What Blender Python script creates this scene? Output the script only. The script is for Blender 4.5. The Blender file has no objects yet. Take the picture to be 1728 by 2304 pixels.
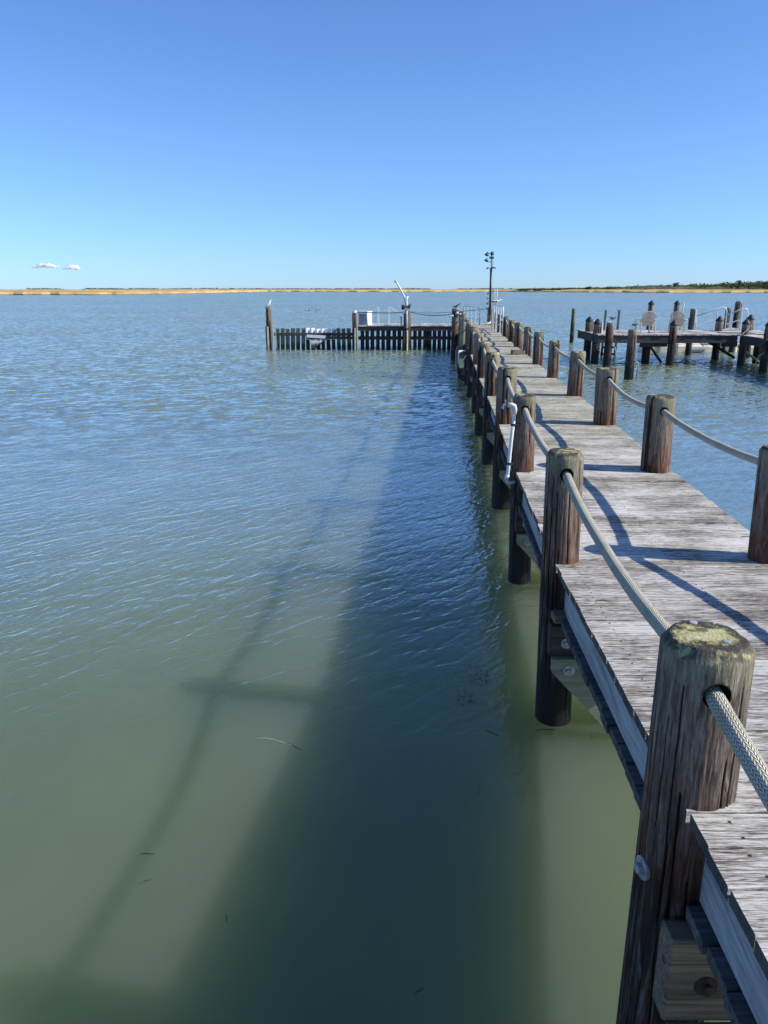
import bpy, bmesh, math, random
import numpy as np
from mathutils import Vector, Matrix, noise
R = math.radians
random.seed(7)
SC = bpy.context.scene
COL = SC.collection
WAVE = 1.35
WOFF = .095
Z0 = 1.03            # walking surface above the water (water = 0)
EYE = 2.53

# ------------------------------------------------------------------ helpers
class MB:
    """collects shapes into one mesh"""
    def __init__(s):
        s.v = []; s.f = []; s.m = []; s.a = []; s.uv = {}
    def add(s, vs, fs, mi=0, a=0.5):
        o = len(s.v)
        s.v.extend([tuple(p) for p in vs]); s.a.extend([a] * len(vs))
        for f in fs:
            s.f.append([i + o for i in f]); s.m.append(mi)
        return o
    def box(s, c, d, rot=None, mi=0, a=0.5, ch=0.0):
        """box centre c, full dims d, optional chamfer on all edges"""
        x, y, z = d[0] / 2, d[1] / 2, d[2] / 2
        M = rot if rot is not None else Matrix.Identity(3)
        c = Vector(c)
        if ch <= 0:
            vs = [Vector((sx * x, sy * y, sz * z)) for sz in (-1, 1) for sy in (-1, 1) for sx in (-1, 1)]
            fs = [(0, 2, 3, 1), (4, 5, 7, 6), (0, 1, 5, 4), (2, 6, 7, 3), (0, 4, 6, 2), (1, 3, 7, 5)]
        else:
            ch = min(ch, x * .9, y * .9, z * .9)
            vs = []
            for sz in (-1, 1):
                for sy in (-1, 1):
                    for sx in (-1, 1):
                        vs.append(Vector((sx * x, sy * (y - ch), sz * (z - ch))))
                        vs.append(Vector((sx * (x - ch), sy * y, sz * (z - ch))))
                        vs.append(Vector((sx * (x - ch), sy * (y - ch), sz * z)))
            I = lambda sx, sy, sz, k: ((sz > 0) * 4 + (sy > 0) * 2 + (sx > 0)) * 3 + k
            fs = []
            for sx in (-1, 1):
                q = [I(sx, -1, -1, 0), I(sx, 1, -1, 0), I(sx, 1, 1, 0), I(sx, -1, 1, 0)]
                fs.append(q if sx > 0 else q[::-1])
            for sy in (-1, 1):
                q = [I(-1, sy, -1, 1), I(-1, sy, 1, 1), I(1, sy, 1, 1), I(1, sy, -1, 1)]
                fs.append(q if sy > 0 else q[::-1])
            for sz in (-1, 1):
                q = [I(-1, -1, sz, 2), I(1, -1, sz, 2), I(1, 1, sz, 2), I(-1, 1, sz, 2)]
                fs.append(q if sz > 0 else q[::-1])
            for sx in (-1, 1):
                for sy in (-1, 1):
                    fs.append([I(sx, sy, -1, 0), I(sx, sy, 1, 0), I(sx, sy, 1, 1), I(sx, sy, -1, 1)])
            for sx in (-1, 1):
                for sz in (-1, 1):
                    fs.append([I(sx, -1, sz, 0), I(sx, 1, sz, 0), I(sx, 1, sz, 2), I(sx, -1, sz, 2)])
            for sy in (-1, 1):
                for sz in (-1, 1):
                    fs.append([I(-1, sy, sz, 1), I(1, sy, sz, 1), I(1, sy, sz, 2), I(-1, sy, sz, 2)])
            for sx in (-1, 1):
                for sy in (-1, 1):
                    for sz in (-1, 1):
                        fs.append([I(sx, sy, sz, 0), I(sx, sy, sz, 1), I(sx, sy, sz, 2)])
        s.add([M @ p + c for p in vs], fs, mi, a)
        return s
    def bar(s, p, q, w, h, up=(0, 0, 1), mi=0, a=0.5, ch=0.0):
        """rectangular bar from p to q, w sideways, h along up"""
        p = Vector(p); q = Vector(q); d = q - p; L = d.length; x = d.normalized()
        u = Vector(up); y = u.cross(x)
        if y.length < 1e-5: y = Vector((0, 1, 0)).cross(x)
        y.normalize(); z = x.cross(y)
        s.box((p + q) / 2, (L, w, h), Matrix((x, y, z)).transposed(), mi, a, ch)
        return s
    def tube(s, pts, r, seg=8, mi=0, a=0.5, caps=True):
        pts = [Vector(p) for p in pts]; n = len(pts)
        rs = r if isinstance(r, (list, tuple)) else [r] * n
        t0 = (pts[1] - pts[0]).normalized()
        ref = Vector((0, 0, 1)) if abs(t0.z) < .9 else Vector((1, 0, 0))
        nrm = (ref - t0 * ref.dot(t0)).normalized()
        vs = []
        for i, p in enumerate(pts):
            t = (pts[min(i + 1, n - 1)] - pts[max(i - 1, 0)]).normalized()
            nrm = (nrm - t * nrm.dot(t)).normalized(); b = t.cross(nrm)
            for k in range(seg):
                an = 2 * math.pi * k / seg
                vs.append(p + (nrm * math.cos(an) + b * math.sin(an)) * rs[i])
        fs = [(i * seg + k, i * seg + (k + 1) % seg, (i + 1) * seg + (k + 1) % seg, (i + 1) * seg + k) for i in range(n - 1) for k in range(seg)]
        if caps:
            fs.append(list(range(seg))[::-1]); fs.append([(n - 1) * seg + k for k in range(seg)])
        s.add(vs, fs, mi, a)
        return s
    def lathe(s, prof, c=(0, 0, 0), axis=(0, 0, 1), seg=16, mi=0, a=0.5):
        """prof: list of (r, h) along the axis"""
        ax = Vector(axis).normalized(); ref = Vector((1, 0, 0)) if abs(ax.x) < .9 else Vector((0, 1, 0))
        e1 = (ref - ax * ref.dot(ax)).normalized(); e2 = ax.cross(e1); c = Vector(c)
        vs = [c + ax * h + (e1 * math.cos(2 * math.pi * k / seg) + e2 * math.sin(2 * math.pi * k / seg)) * max(r, 1e-4) for r, h in prof for k in range(seg)]
        n = len(prof)
        fs = [(i * seg + k, i * seg + (k + 1) % seg, (i + 1) * seg + (k + 1) % seg, (i + 1) * seg + k) for i in range(n - 1) for k in range(seg)]
        fs.append(list(range(seg))[::-1]); fs.append([(n - 1) * seg + k for k in range(seg)])
        s.add(vs, fs, mi, a)
        return s
    def build(s, name, mats, parent=None, smooth=False, loc=None):
        me = bpy.data.meshes.new(name)
        off = Vector(loc) if loc is not None else Vector((0, 0, 0))
        me.from_pydata([tuple(Vector(p) - off) for p in s.v], [], s.f)
        for m in (mats if isinstance(mats, (list, tuple)) else [mats]): me.materials.append(m)
        me.polygons.foreach_set('material_index', s.m)
        at = me.attributes.new('rnd', 'FLOAT', 'POINT'); at.data.foreach_set('value', s.a)
        if smooth: me.polygons.foreach_set('use_smooth', [True] * len(me.polygons))
        me.update()
        o = bpy.data.objects.new(name, me); COL.objects.link(o)
        o.location = off
        if parent is not None:
            o.parent = parent
            o.location = off - (parent.location if loc is not None else Vector((0, 0, 0)))
            if loc is None: o.location = -parent.location
        return o

def tag(o, label=None, cat=None, group=None, kind=None):
    if label: o['label'] = label
    if cat: o['category'] = cat
    if group: o['group'] = group
    if kind: o['kind'] = kind
    return o

def empty(name, loc, label, cat, group=None):
    o = bpy.data.objects.new(name, None); COL.objects.link(o); o.location = loc
    o.empty_display_size = .1
    return tag(o, label, cat, group)

def copy_tree(o, parent=None):
    c = o.copy(); COL.objects.link(c)
    if parent is not None: c.parent = parent
    for ch in list(o.children): copy_tree(ch, c)
    return c

# ------------------------------------------------------------------ node helper
class NT:
    def __init__(s, name):
        s.mat = bpy.data.materials.new(name); s.mat.use_nodes = True
        s.t = s.mat.node_tree; s.t.nodes.clear()
        s.out = s.t.nodes.new('ShaderNodeOutputMaterial')
    def n(s, typ, props=None, **ins):
        nd = s.t.nodes.new('ShaderNode' + typ)
        for k, v in (props or {}).items(): setattr(nd, k, v)
        for k, v in ins.items():
            s.set(nd, k, v)
        return nd
    def set(s, nd, k, v):
        key = int(k[1:]) if k[0] == 'i' and k[1:].isdigit() else k.replace('_', ' ')
        sock = nd.inputs[key]
        if isinstance(v, bpy.types.NodeSocket): s.t.links.new(v, sock)
        elif isinstance(v, bpy.types.Node): s.t.links.new(v.outputs[0], sock)
        else:
            if sock.type == 'RGBA' and len(v) == 3: v = (*v, 1)
            sock.default_value = v
    def math(s, op, a, b=None, c=None, clamp=False):
        nd = s.n('Math', {'operation': op, 'use_clamp': clamp})
        for i, v in enumerate((a, b, c)):
            if v is not None: s.set(nd, 'i%d' % i, v)
        return nd.outputs[0]
    def vmul(s, v, k):
        nd = s.n('VectorMath', {'operation': 'MULTIPLY'}); s.set(nd, 'i0', v); s.set(nd, 'i1', k); return nd.outputs[0]
    def vadd(s, v, k):
        nd = s.n('VectorMath', {'operation': 'ADD'}); s.set(nd, 'i0', v); s.set(nd, 'i1', k); return nd.outputs[0]
    def noise(s, vec, scale=1., detail=4., rough=.55, dist=0.):
        nd = s.n('TexNoise', Vector=vec, Scale=scale, Detail=detail, Roughness=rough, Distortion=dist); return nd.outputs[0]
    def ramp(s, fac, stops, interp='LINEAR'):
        nd = s.n('ValToRGB'); s.set(nd, 'Fac', fac); cr = nd.color_ramp; cr.interpolation = interp
        while len(cr.elements) < len(stops): cr.elements.new(.5)
        for e, (p, c) in zip(cr.elements, stops):
            e.position = p; e.color = (*c, 1) if not isinstance(c, (int, float)) else (c, c, c, 1)
        return nd.outputs[0]
    def mr(s, v, a, b, c=0., d=1., smooth=True):
        nd = s.n('MapRange', {'interpolation_type': 'SMOOTHSTEP' if smooth else 'LINEAR'})
        s.set(nd, 'i0', v)
        for i, x in enumerate((a, b, c, d)): s.set(nd, 'i%d' % (i + 1), x)
        return nd.outputs[0]
    def mix(s, fac, a, b, mode='MIX'):
        nd = s.n('Mix', {'data_type': 'RGBA', 'blend_type': mode})
        s.set(nd, 'i0', fac); s.set(nd, 'i6', a); s.set(nd, 'i7', b); return nd.outputs[2]
    def bump(s, h, strength=1., dist=.01, normal=None):
        nd = s.n('Bump', Strength=strength, Distance=dist, Height=h)
        if normal is not None: s.set(nd, 'Normal', normal)
        return nd.outputs[0]
    def bsdf(s, **k):
        b = s.n('BsdfPrincipled', **k); s.t.links.new(b.outputs[0], s.out.inputs[0]); return b
    def objco(s, rnd=True):
        co = s.n('TexCoord').outputs['Object']
        if rnd:
            r = s.n('ObjectInfo').outputs['Random']
            k = s.math('MULTIPLY', r, 57.3)
            cx = s.n('CombineXYZ'); s.set(cx, 'i0', k); s.set(cx, 'i1', k); s.set(cx, 'i2', k)
            return s.vadd(co, cx.outputs[0]), co
        return co, co
    def sep(s, v):
        nd = s.n('SeparateXYZ'); s.set(nd, 'i0', v); return nd.outputs
    def world(s):
        return s.n('NewGeometry').outputs['Position']
    def rnd(s):
        return s.n('Attribute', {'attribute_name': 'rnd'}).outputs['Fac']

def simple(name, col, rough=.6, metal=0., var=.15, scale=18., bump=.0, dirt=None):
    m = NT(name)
    co, _ = m.objco()
    f = m.noise(co, scale, 5.)
    c = m.mix(m.mr(f, .3, .7), tuple(x * (1 - var) for x in col), tuple(min(1, x * (1 + var)) for x in col))
    if dirt:
        d = m.noise(m.vmul(co, (1., 1., .35)), scale * .35, 6., .65)
        c = m.mix(m.mr(d, .52, .72, 0, .75), c, dirt)
    b = m.bsdf(Base_Color=c, Roughness=rough, Metallic=metal)
    if bump: m.set(b, 'Normal', m.bump(f, .5, bump))
    return m.mat

# ------------------------------------------------------------------ materials
def mat_pile(name, pale=0.0, moss=1.0, red=1.0, green=0.0):
    m = NT(name)
    co, oc = m.objco()
    wz = m.sep(m.world())[2]
    oz = m.sep(oc)[2]
    # long vertical grain at three sizes
    g1 = m.noise(m.vmul(co, (13, 13, .9)), 1., 5., .6, .6)
    g2 = m.noise(m.vmul(co, (55, 55, 4.5)), 1., 6., .7, .8)
    g3 = m.noise(m.vmul(co, (190, 190, 22)), 1., 3., .6)
    blot = m.noise(co, 5.5, 5., .6)
    g = m.math('ADD', m.math('MULTIPLY', g1, .30), m.math('ADD', m.math('MULTIPLY', g2, .45), m.math('MULTIPLY', g3, .25)))
    k = 1 + pale
    c = m.ramp(g, [(.35, (.020 * k, .015 * k, .012 * k)), (.44, (.088 * k, .066 * k, .051 * k)), (.51, (.182 * k, .146 * k, .116 * k)), (.58, (.31 * k, .265 * k, .217 * k)), (.72, (.44, .40, .34))])
    # brown red weathering towards the deck
    rm = m.math('MULTIPLY', m.mr(wz, 1.0, 1.5, 1., 0.), m.mr(m.math('ADD', g1, m.math('MULTIPLY', blot, .6)), .62, .84))
    rm = m.math('MULTIPLY', rm, 1. * red)
    c = m.mix(rm, c, m.ramp(g2, [(.35, (.035, .014, .008)), (.52, (.135, .056, .030)), (.68, (.27, .145, .092))]))
    if green:
        c = m.mix(m.mr(blot, .35, .7, .25 * green, .8 * green), c, (.13, .155, .085))
    ck = m.n('Attribute', {'attribute_name': 'crack'}).outputs['Fac']
    # pale green lichen running down from the top
    lm = m.mr(m.math('ADD', oz, m.math('MULTIPLY', m.math('SUBTRACT', g2, .5), .35)), -.19, -.02)
    lm = m.math('MULTIPLY', lm, m.mr(m.noise(co, 16., 5., .65), .34, .60, .25, 1.))
    c = m.mix(m.math('MULTIPLY', lm, .62 * moss), c, m.mix(g3, (.16, .16, .085), (.40, .39, .25)))
    streak = m.math('MULTIPLY', m.mr(g1, .54, .64), m.mr(oz, -.5, -.1))
    c = m.mix(m.math('MULTIPLY', streak, .5 * moss), c, (.24, .245, .14))
    # top face: lichen crust, black fungus, grey wood
    nz = m.sep(m.n('NewGeometry').outputs['Normal'])[2]
    top = m.mr(nz, .35, .7)
    tn = m.noise(co, 14., 7., .68)
    tn2 = m.noise(m.vadd(co, (3.1, 7.7, 1.)), 9., 6., .65)
    tc = m.ramp(tn, [(.36, (.022, .020, .016)), (.46, (.060, .052, .036)), (.505, (.34, .31, .13)), (.58, (.58, .54, .26)), (.75, (.66, .63, .38))])
    tc = m.mix(m.mr(tn2, .47, .55), tc, m.mix(g3, (.022, .020, .018), (.10, .09, .075)))
    c = m.mix(m.math('MULTIPLY', top, .93), c, tc)
    # shade under the deck painted into the wood, black tide band
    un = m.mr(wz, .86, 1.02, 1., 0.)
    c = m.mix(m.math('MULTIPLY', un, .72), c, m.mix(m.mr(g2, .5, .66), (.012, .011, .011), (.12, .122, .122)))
    wet = m.mr(m.math('ADD', wz, m.math('MULTIPLY', m.math('SUBTRACT', g1, .5), .55)), .30, .44, 1., 0.)
    c = m.mix(m.math('MULTIPLY', wet, .94), c, (.010, .010, .009))
    c = m.mix(m.mr(ck, .15, .6, 0., .92), c, (.008, .006, .005))     # dirt packed in the drying checks
    b = m.bsdf(Base_Color=c, Roughness=m.mix(wet, (.85, .85, .85), (.45, .45, .45)))
    m.set(b, 'Specular IOR Level', .25)
    h = m.math('ADD', m.math('MULTIPLY', g1, .5), m.math('ADD', m.math('MULTIPLY', g2, .8), m.math('MULTIPLY', g3, .25)))
    m.set(b, 'Normal', m.bump(h, 1., .016))
    return m.mat

def mat_deck(name, algae=True):
    m = NT(name)
    co = m.n('TexCoord').outputs['Object']
    r = m.rnd()
    sx = m.sep(co)
    off = m.n('CombineXYZ'); m.set(off, 'i0', m.math('MULTIPLY', r, 91.)); m.set(off, 'i1', m.math('MULTIPLY', r, 37.)); m.set(off, 'i2', 0.)
    p = m.vadd(co, off.outputs[0])
    big = m.noise(m.vmul(co, (1.2, 1.7, 1)), 1.6, 4., .6)
    s1 = m.noise(m.vmul(p, (2.8, 44, 20)), 1., 5., .62, 1.2)
    s2 = m.noise(m.vmul(p, (8., 125, 60)), 1., 6., .7, 1.2)
    s3 = m.noise(m.vmul(p, (30, 340, 160)), 1., 3., .6)
    g = m.math('ADD', m.math('ADD', m.math('MULTIPLY', s1, .24), m.math('MULTIPLY', s2, .46)), m.math('ADD', m.math('MULTIPLY', s3, .30), m.math('MULTIPLY', m.math('SUBTRACT', big, .52), .30)))
    g = m.math('ADD', g, m.math('MULTIPLY', m.math('SUBTRACT', r, .5), .05))
    c = m.ramp(g, [(.36, (.040, .032, .026)), (.435, (.140, .116, .099)), (.475, (.31, .275, .238)), (.512, (.53, .498, .448)), (.56, (.72, .70, .65)), (.70, (.84, .825, .785))])  # silvery weathered grain, sun glint painted into the palest streaks
    # knots
    v = m.n('TexVoronoi', {'feature': 'F1'}, Vector=m.vmul(p, (1.9, 6.5, 1)), Scale=1.)
    kn = m.mr(v.outputs['Distance'], .03, .075, 1., 0.)
    c = m.mix(m.math('MULTIPLY', kn, .7), c, (.05, .035, .03))
    if algae:
        wy = m.sep(m.world())[1]
        far = m.mr(wy, 4.5, 10.5, .08, .85)
        patch = m.mr(m.noise(m.vmul(co, (1.6, 5., 1)), 1.3, 5., .65), .36, .64, .35, 1.)
        rows = m.math('ADD', m.math('ABSOLUTE', m.math('SINE', m.math('MULTIPLY', wy, 1.29))), 0.)
        c = m.mix(m.math('MULTIPLY', far, patch), c, m.mix(m.mr(s2, .42, .6), (.12, .11, .055), (.50, .475, .31)))
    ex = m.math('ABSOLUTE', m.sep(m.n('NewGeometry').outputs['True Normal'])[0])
    c = m.mix(m.mr(ex, .6, .8, 0., .88), c, (.030, .028, .025))      # weathered end grain, with the shade on the board ends painted in
    b = m.bsdf(Base_Color=c, Roughness=.72)
    m.set(b, 'Specular IOR Level', .35)
    m.set(b, 'Normal', m.bump(m.math('ADD', m.math('MULTIPLY', s2, 1.), m.math('ADD', m.math('MULTIPLY', s1, .5), m.math('MULTIPLY', s3, .4))), .85, .008))
    return m.mat

def mat_timber(name, dark, lite, axis=0, scale=1., warm=0., knots=True, greenish=0., roughness=.8, wetz=.22):
    """sawn timber, grain along the object's axis"""
    m = NT(name)
    co, _ = m.objco()
    st = [30, 30, 30]; st[axis] = 1.1
    fi = [130, 130, 130]; fi[axis] = 4.
    g1 = m.noise(m.vmul(co, tuple(x * scale for x in st)), 1., 5., .62, 1.0)
    g2 = m.noise(m.vmul(co, tuple(x * scale for x in fi)), 1., 4., .6, .3)
    b0 = m.noise(co, 2.3, 4.)
    g = m.math('ADD', m.math('MULTIPLY', g1, .6), m.math('ADD', m.math('MULTIPLY', g2, .3), m.math('MULTIPLY', b0, .12)))
    mid = tuple((a + b) / 2 for a, b in zip(dark, lite))
    c = m.ramp(g, [(.36, dark), (.50, mid), (.63, lite)])
    if knots:
        v = m.n('TexVoronoi', Vector=m.vmul(co, tuple((2.2 if i == axis else 6.) for i in range(3))), Scale=1.)
        c = m.mix(m.mr(v.outputs['Distance'], .05, .11, .7, 0.), c, tuple(x * .35 for x in dark))
    if greenish:
        c = m.mix(m.mr(m.noise(co, 4., 5.), .4, .65, 0, greenish), c, (.14, .17, .09))
    wz = m.sep(m.world())[2]
    wet = m.mr(m.math('ADD', wz, m.math('MULTIPLY', m.math('SUBTRACT', g1, .5), .5)), wetz, wetz + .16, .93, 0.)
    c = m.mix(wet, c, (.010, .011, .010))
    b = m.bsdf(Base_Color=c, Roughness=roughness)
    m.set(b, 'Specular IOR Level', .25)
    m.set(b, 'Normal', m.bump(g, .8, .007))
    return m.mat

def mat_rope():
    m = NT('braided_rope')
    uv = m.n('UVMap').outputs[0]
    s = m.sep(uv)
    u, v = s[0], s[1]                      # u metres along, v 0..1 round
    vn = m.math('MULTIPLY', v, 22.)
    col = m.math('FLOOR', vn); fr = m.math('FRACT', vn)
    odd = m.math('MODULO', col, 2.)
    sgn = m.math('SUBTRACT', m.math('MULTIPLY', odd, 2.), 1.)
    ph = m.math('ADD', m.math('MULTIPLY', u, 62.), m.math('MULTIPLY', m.math('MULTIPLY', fr, sgn), .75))
    wv = m.math('ABSOLUTE', m.math('SINE', m.math('MULTIPLY', ph, math.pi)))
    edge = m.math('SINE', m.math('MULTIPLY', fr, math.pi))
    h = m.math('MULTIPLY', m.math('POWER', wv, .6), m.math('POWER', edge, .4))
    co, _ = m.objco()
    d = m.noise(co, 7., 5.)
    c = m.mix(m.mr(h, .05, .75), (.14, .125, .085), (.62, .585, .46))
    c = m.mix(m.mr(d, .42, .68, 0, .55), c, (.30, .29, .18), 'MULTIPLY') if False else m.mix(m.mr(d, .46, .72, 0, .45), c, (.26, .265, .15))
    b = m.bsdf(Base_Color=c, Roughness=.8)
    m.set(b, 'Normal', m.bump(h, .9, .006))
    return m.mat

def mat_water():
    m = NT('bay_water')
    p = m.world()
    def turn(deg):
        r_ = m.n('Mapping', {'vector_type': 'POINT'}); m.set(r_, 'Vector', p); m.set(r_, 'Rotation', (0, 0, R(deg))); return r_.outputs[0]
    q, q2, q3 = turn(-43), turn(-22), turn(-64)     # wavelet crests run away to the right
    dist = m.n('VectorMath', {'operation': 'LENGTH'}); m.set(dist, 'i0', p); d = dist.outputs['Value']
    gust = m.noise(m.vmul(p, (.03, .055, 1)), 1., 3., .5)
    gk = m.mr(gust, .32, .68, .65, 1.25)
    n0 = m.noise(m.vmul(q2, (.5, 1.3, 1)), 1., 2., .5, .3)
    n1 = m.noise(m.vmul(q, (3.2, 8.6, 1)), 1., 2., .5, .5)
    n2 = m.noise(m.vmul(q3, (6.0, 16.0, 1)), 1., 2., .5, .5)
    n3 = m.noise(m.vmul(q2, (13., 34., 1)), 1., 2., .5)
    rid = m.math('SUBTRACT', 1., m.math('ABSOLUTE', m.math('MULTIPLY', m.math('SUBTRACT', n1, .5), 4.)))
    rid = m.math('POWER', m.math('MAXIMUM', rid, 0.), 1.6)
    calm = m.mr(d, 2.8, 7.2, .24, 1.)
    h = m.math('ADD', m.math('ADD', m.math('MULTIPLY', n0, .027), m.math('MULTIPLY', n1, .0185)),
               m.math('ADD', m.math('MULTIPLY', n2, .0088), m.math('ADD', m.math('MULTIPLY', n3, .0036), m.math('MULTIPLY', rid, .0024))))
    h = m.math('MULTIPLY', h, m.math('MULTIPLY', gk, calm))
    near = m.bump(h, 1., 1.0)
    # beyond ~10 m the wavelets are finer than a pixel: take their slopes directly from noise
    def slope(vec, det):
        nd = m.n('TexNoise', Vector=vec, Scale=1., Detail=det, Roughness=.6); return nd.outputs['Color']
    sl = m.vadd(m.vadd(slope(m.vmul(q, (4.6, 11., 1)), 3.), slope(m.vmul(q2, (2.2, 5.6, 1)), 2.)), (-1., -1., -1.))
    # wavelet normals biased towards the viewpoint to darken the far sky reflection
    ss = m.sep(sl)
    sy = m.math('MINIMUM', m.math('MULTIPLY', m.math('ADD', ss[1], WOFF), m.math('MULTIPLY', gk, -WAVE)), .015)
    sx_ = m.math('MULTIPLY', ss[0], m.math('MULTIPLY', gk, .6))
    amp = m.n('CombineXYZ'); m.set(amp, 'i0', sx_); m.set(amp, 'i1', sy); m.set(amp, 'i2', 1.)
    far = m.n('VectorMath', {'operation': 'NORMALIZE'}); m.set(far, 'i0', amp.outputs[0]); far = far.outputs[0]
    f = m.mr(d, 8., 22.)
    mx = m.n('Mix', {'data_type': 'VECTOR'}); m.set(mx, 'i0', f); m.set(mx, 'i4', near); m.set(mx, 'i5', far)
    nn = m.n('VectorMath', {'operation': 'NORMALIZE'}); m.set(nn, 'i0', mx.outputs[1])
    turb = m.noise(m.vmul(p, (.5, .35, 1)), 1., 4., .55)
    c = m.mix(m.mr(turb, .3, .7), (.100, .132, .079), (.124, .161, .095))
    body = m.n('BsdfPrincipled', Base_Color=c, Roughness=.6)
    body.subsurface_method = 'RANDOM_WALK'
    m.set(body, 'Specular IOR Level', 0.); m.set(body, 'Subsurface Weight', 1.); m.set(body, 'Subsurface Scale', 6.4)
    m.set(body, 'Subsurface Radius', (.9, 1., .5))
    gl = m.n('BsdfGlossy', Color=(1, 1, 1, 1), Roughness=m.mr(d, 6., 60., .03, .12)); m.set(gl, 'Normal', nn.outputs[0])
    fr = m.n('Fresnel', IOR=1.333); m.set(fr, 'Normal', nn.outputs[0])
    fac = m.ramp(fr.outputs[0], [(0., .012), (.025, .012), (.05, .052), (.10, .135), (.2, .47), (.42, .60), (.8, .68)])
    ms = m.n('MixShader'); m.set(ms, 'i0', fac); m.set(ms, 'i1', body.outputs[0]); m.set(ms, 'i2', gl.outputs[0])
    m.t.links.new(ms.outputs[0], m.out.inputs[0])
    return m.mat

def mat_marsh():
    m = NT('marsh_grass_ground')
    p = m.world()
    a = m.noise(m.vmul(p, (.012, .05, .5)), 1., 6., .6)
    f = m.noise(m.vmul(p, (.25, .5, 1.)), 1., 5., .65)
    g = m.math('ADD', m.math('MULTIPLY', a, .6), m.math('MULTIPLY', f, .4))
    c = m.ramp(g, [(.32, (.22, .15, .06)), (.45, (.44, .31, .13)), (.56, (.58, .425, .20)), (.7, (.54, .44, .24))])
    z = m.sep(p)[2]
    c = m.mix(m.mr(z, .05, .6, .85, 0.), c, (.085, .070, .035))
    b = m.bsdf(Base_Color=c, Roughness=1.); m.set(b, 'Specular IOR Level', 0.)
    return m.mat

def mat_leaf(name, a, bcol):
    m = NT(name)
    r = m.rnd()
    c = m.mix(r, a, bcol)
    b = m.bsdf(Base_Color=c, Roughness=.9); m.set(b, 'Specular IOR Level', .1)
    return m.mat

M = {}
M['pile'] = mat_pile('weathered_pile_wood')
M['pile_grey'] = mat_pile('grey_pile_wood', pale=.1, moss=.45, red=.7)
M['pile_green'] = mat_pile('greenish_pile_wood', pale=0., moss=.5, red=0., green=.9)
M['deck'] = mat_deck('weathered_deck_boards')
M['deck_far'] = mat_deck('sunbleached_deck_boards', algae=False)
M['stringer'] = mat_timber('silver_stringer_timber', (.15, .16, .16), (.46, .475, .47), 1)
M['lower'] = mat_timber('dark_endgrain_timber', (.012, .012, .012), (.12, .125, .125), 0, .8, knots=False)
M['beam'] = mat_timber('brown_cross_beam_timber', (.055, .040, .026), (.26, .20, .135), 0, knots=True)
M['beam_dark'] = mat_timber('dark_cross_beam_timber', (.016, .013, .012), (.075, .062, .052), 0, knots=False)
M['brace'] = mat_timber('pale_green_brace_timber', (.12, .135, .09), (.27, .285, .21), 0, .7, knots=False, greenish=.4, wetz=-.12)
M['fascia'] = mat_timber('dark_grey_fascia_timber', (.022, .021, .022), (.090, .086, .085), 0, .6)
M['slat'] = mat_timber('algae_slat_timber', (.045, .060, .050), (.15, .19, .155), 2, .6, knots=False)
M['slat_dark'] = mat_timber('tarred_slat_timber', (.010, .012, .012), (.05, .055, .053), 2, .6, knots=False)
M['slat_white'] = mat_timber('pale_slat_timber', (.62, .61, .55), (.86, .85, .80), 2, .6, knots=False)
M['rope'] = mat_rope()
M['rope_small'] = simple('thin_rope_fibre', (.42, .39, .30), .9, var=.3, scale=60)
M['steel'] = simple('galvanised_steel', (.30, .32, .33), .6, .5, var=.3, scale=40, dirt=(.10, .08, .06))
M['rust'] = simple('rusty_iron', (.045, .024, .016), .8, .2, var=.5, scale=40)
M['alu'] = simple('brushed_aluminium', (.62, .64, .65), .4, .15, var=.08)
M['white'] = simple('white_plastic', (.80, .80, .78), .4, var=.04, dirt=(.45, .44, .38))
M['pvc'] = simple('white_pipe_plastic', (.70, .70, .68), .35, var=.03, dirt=(.55, .54, .48))
M['black'] = simple('black_plastic', (.016, .017, .020), .5, var=.3)
M['pole'] = simple('dark_painted_pole', (.020, .026, .032), .45, var=.3)
M['lampgrey'] = simple('dark_grey_lamp_metal', (.06, .075, .08), .5, .3, var=.3)
M['chair'] = simple('cream_chair_plastic', (.56, .46, .36), .55, var=.07, dirt=(.40, .31, .24))
M['float'] = simple('cream_float_plastic', (.70, .66, .52), .55, var=.08, scale=4, dirt=(.34, .31, .22))
M['bird_white'] = simple('white_feathers', (.78, .77, .74), .9, var=.08)
M['bird_grey'] = simple('dark_grey_feathers', (.055, .060, .068), .8, var=.3)
M['bird_mid'] = simple('pale_grey_feathers', (.30, .32, .34), .85, var=.15)
M['orange'] = simple('orange_bill', (.45, .17, .03), .6)
M['yellow'] = simple('yellow_green_rod', (.50, .56, .14), .5, var=.15)
M['cream_wood'] = simple('cream_painted_board', (.62, .58, .40), .7, var=.2, scale=10, dirt=(.25, .22, .14))
M['hole'] = simple('dark_hole_wood', (.012, .010, .009), .95)
M['blade'] = simple('dead_reed', (.05, .042, .022), .8, var=.4)
M['blade_pale'] = simple('pale_reed', (.42, .36, .22), .8, var=.2)
M['water'] = mat_water()
M['marsh'] = mat_marsh()
M['leaf'] = mat_leaf('dark_pine_foliage', (.022, .038, .014), (.070, .092, .035))
M['shrub'] = mat_leaf('grey_green_shrub_foliage', (.075, .085, .045), (.24, .23, .14))
M['far_leaf'] = mat_leaf('distant_foliage', (.050, .068, .055), (.095, .11, .085))
M['bark'] = simple('pine_bark', (.07, .05, .04), .9)
_c = NT('cloud_vapour'); _d = _c.n('BsdfDiffuse', Color=(.93, .97, 1., 1)); _t = _c.n('BsdfTransparent')
_m = _c.n('MixShader'); _c.set(_m, 'i0', .30); _c.set(_m, 'i1', _t.outputs[0]); _c.set(_m, 'i2', _d.outputs[0]); _c.t.links.new(_m.outputs[0], _c.out.inputs[0])
M['cloud'] = _c.mat; SC.cycles.transparent_max_bounces = 24
M['deadfoam'] = simple('floating_algae', (.085, .095, .035), .9, var=.5, scale=60)

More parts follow.
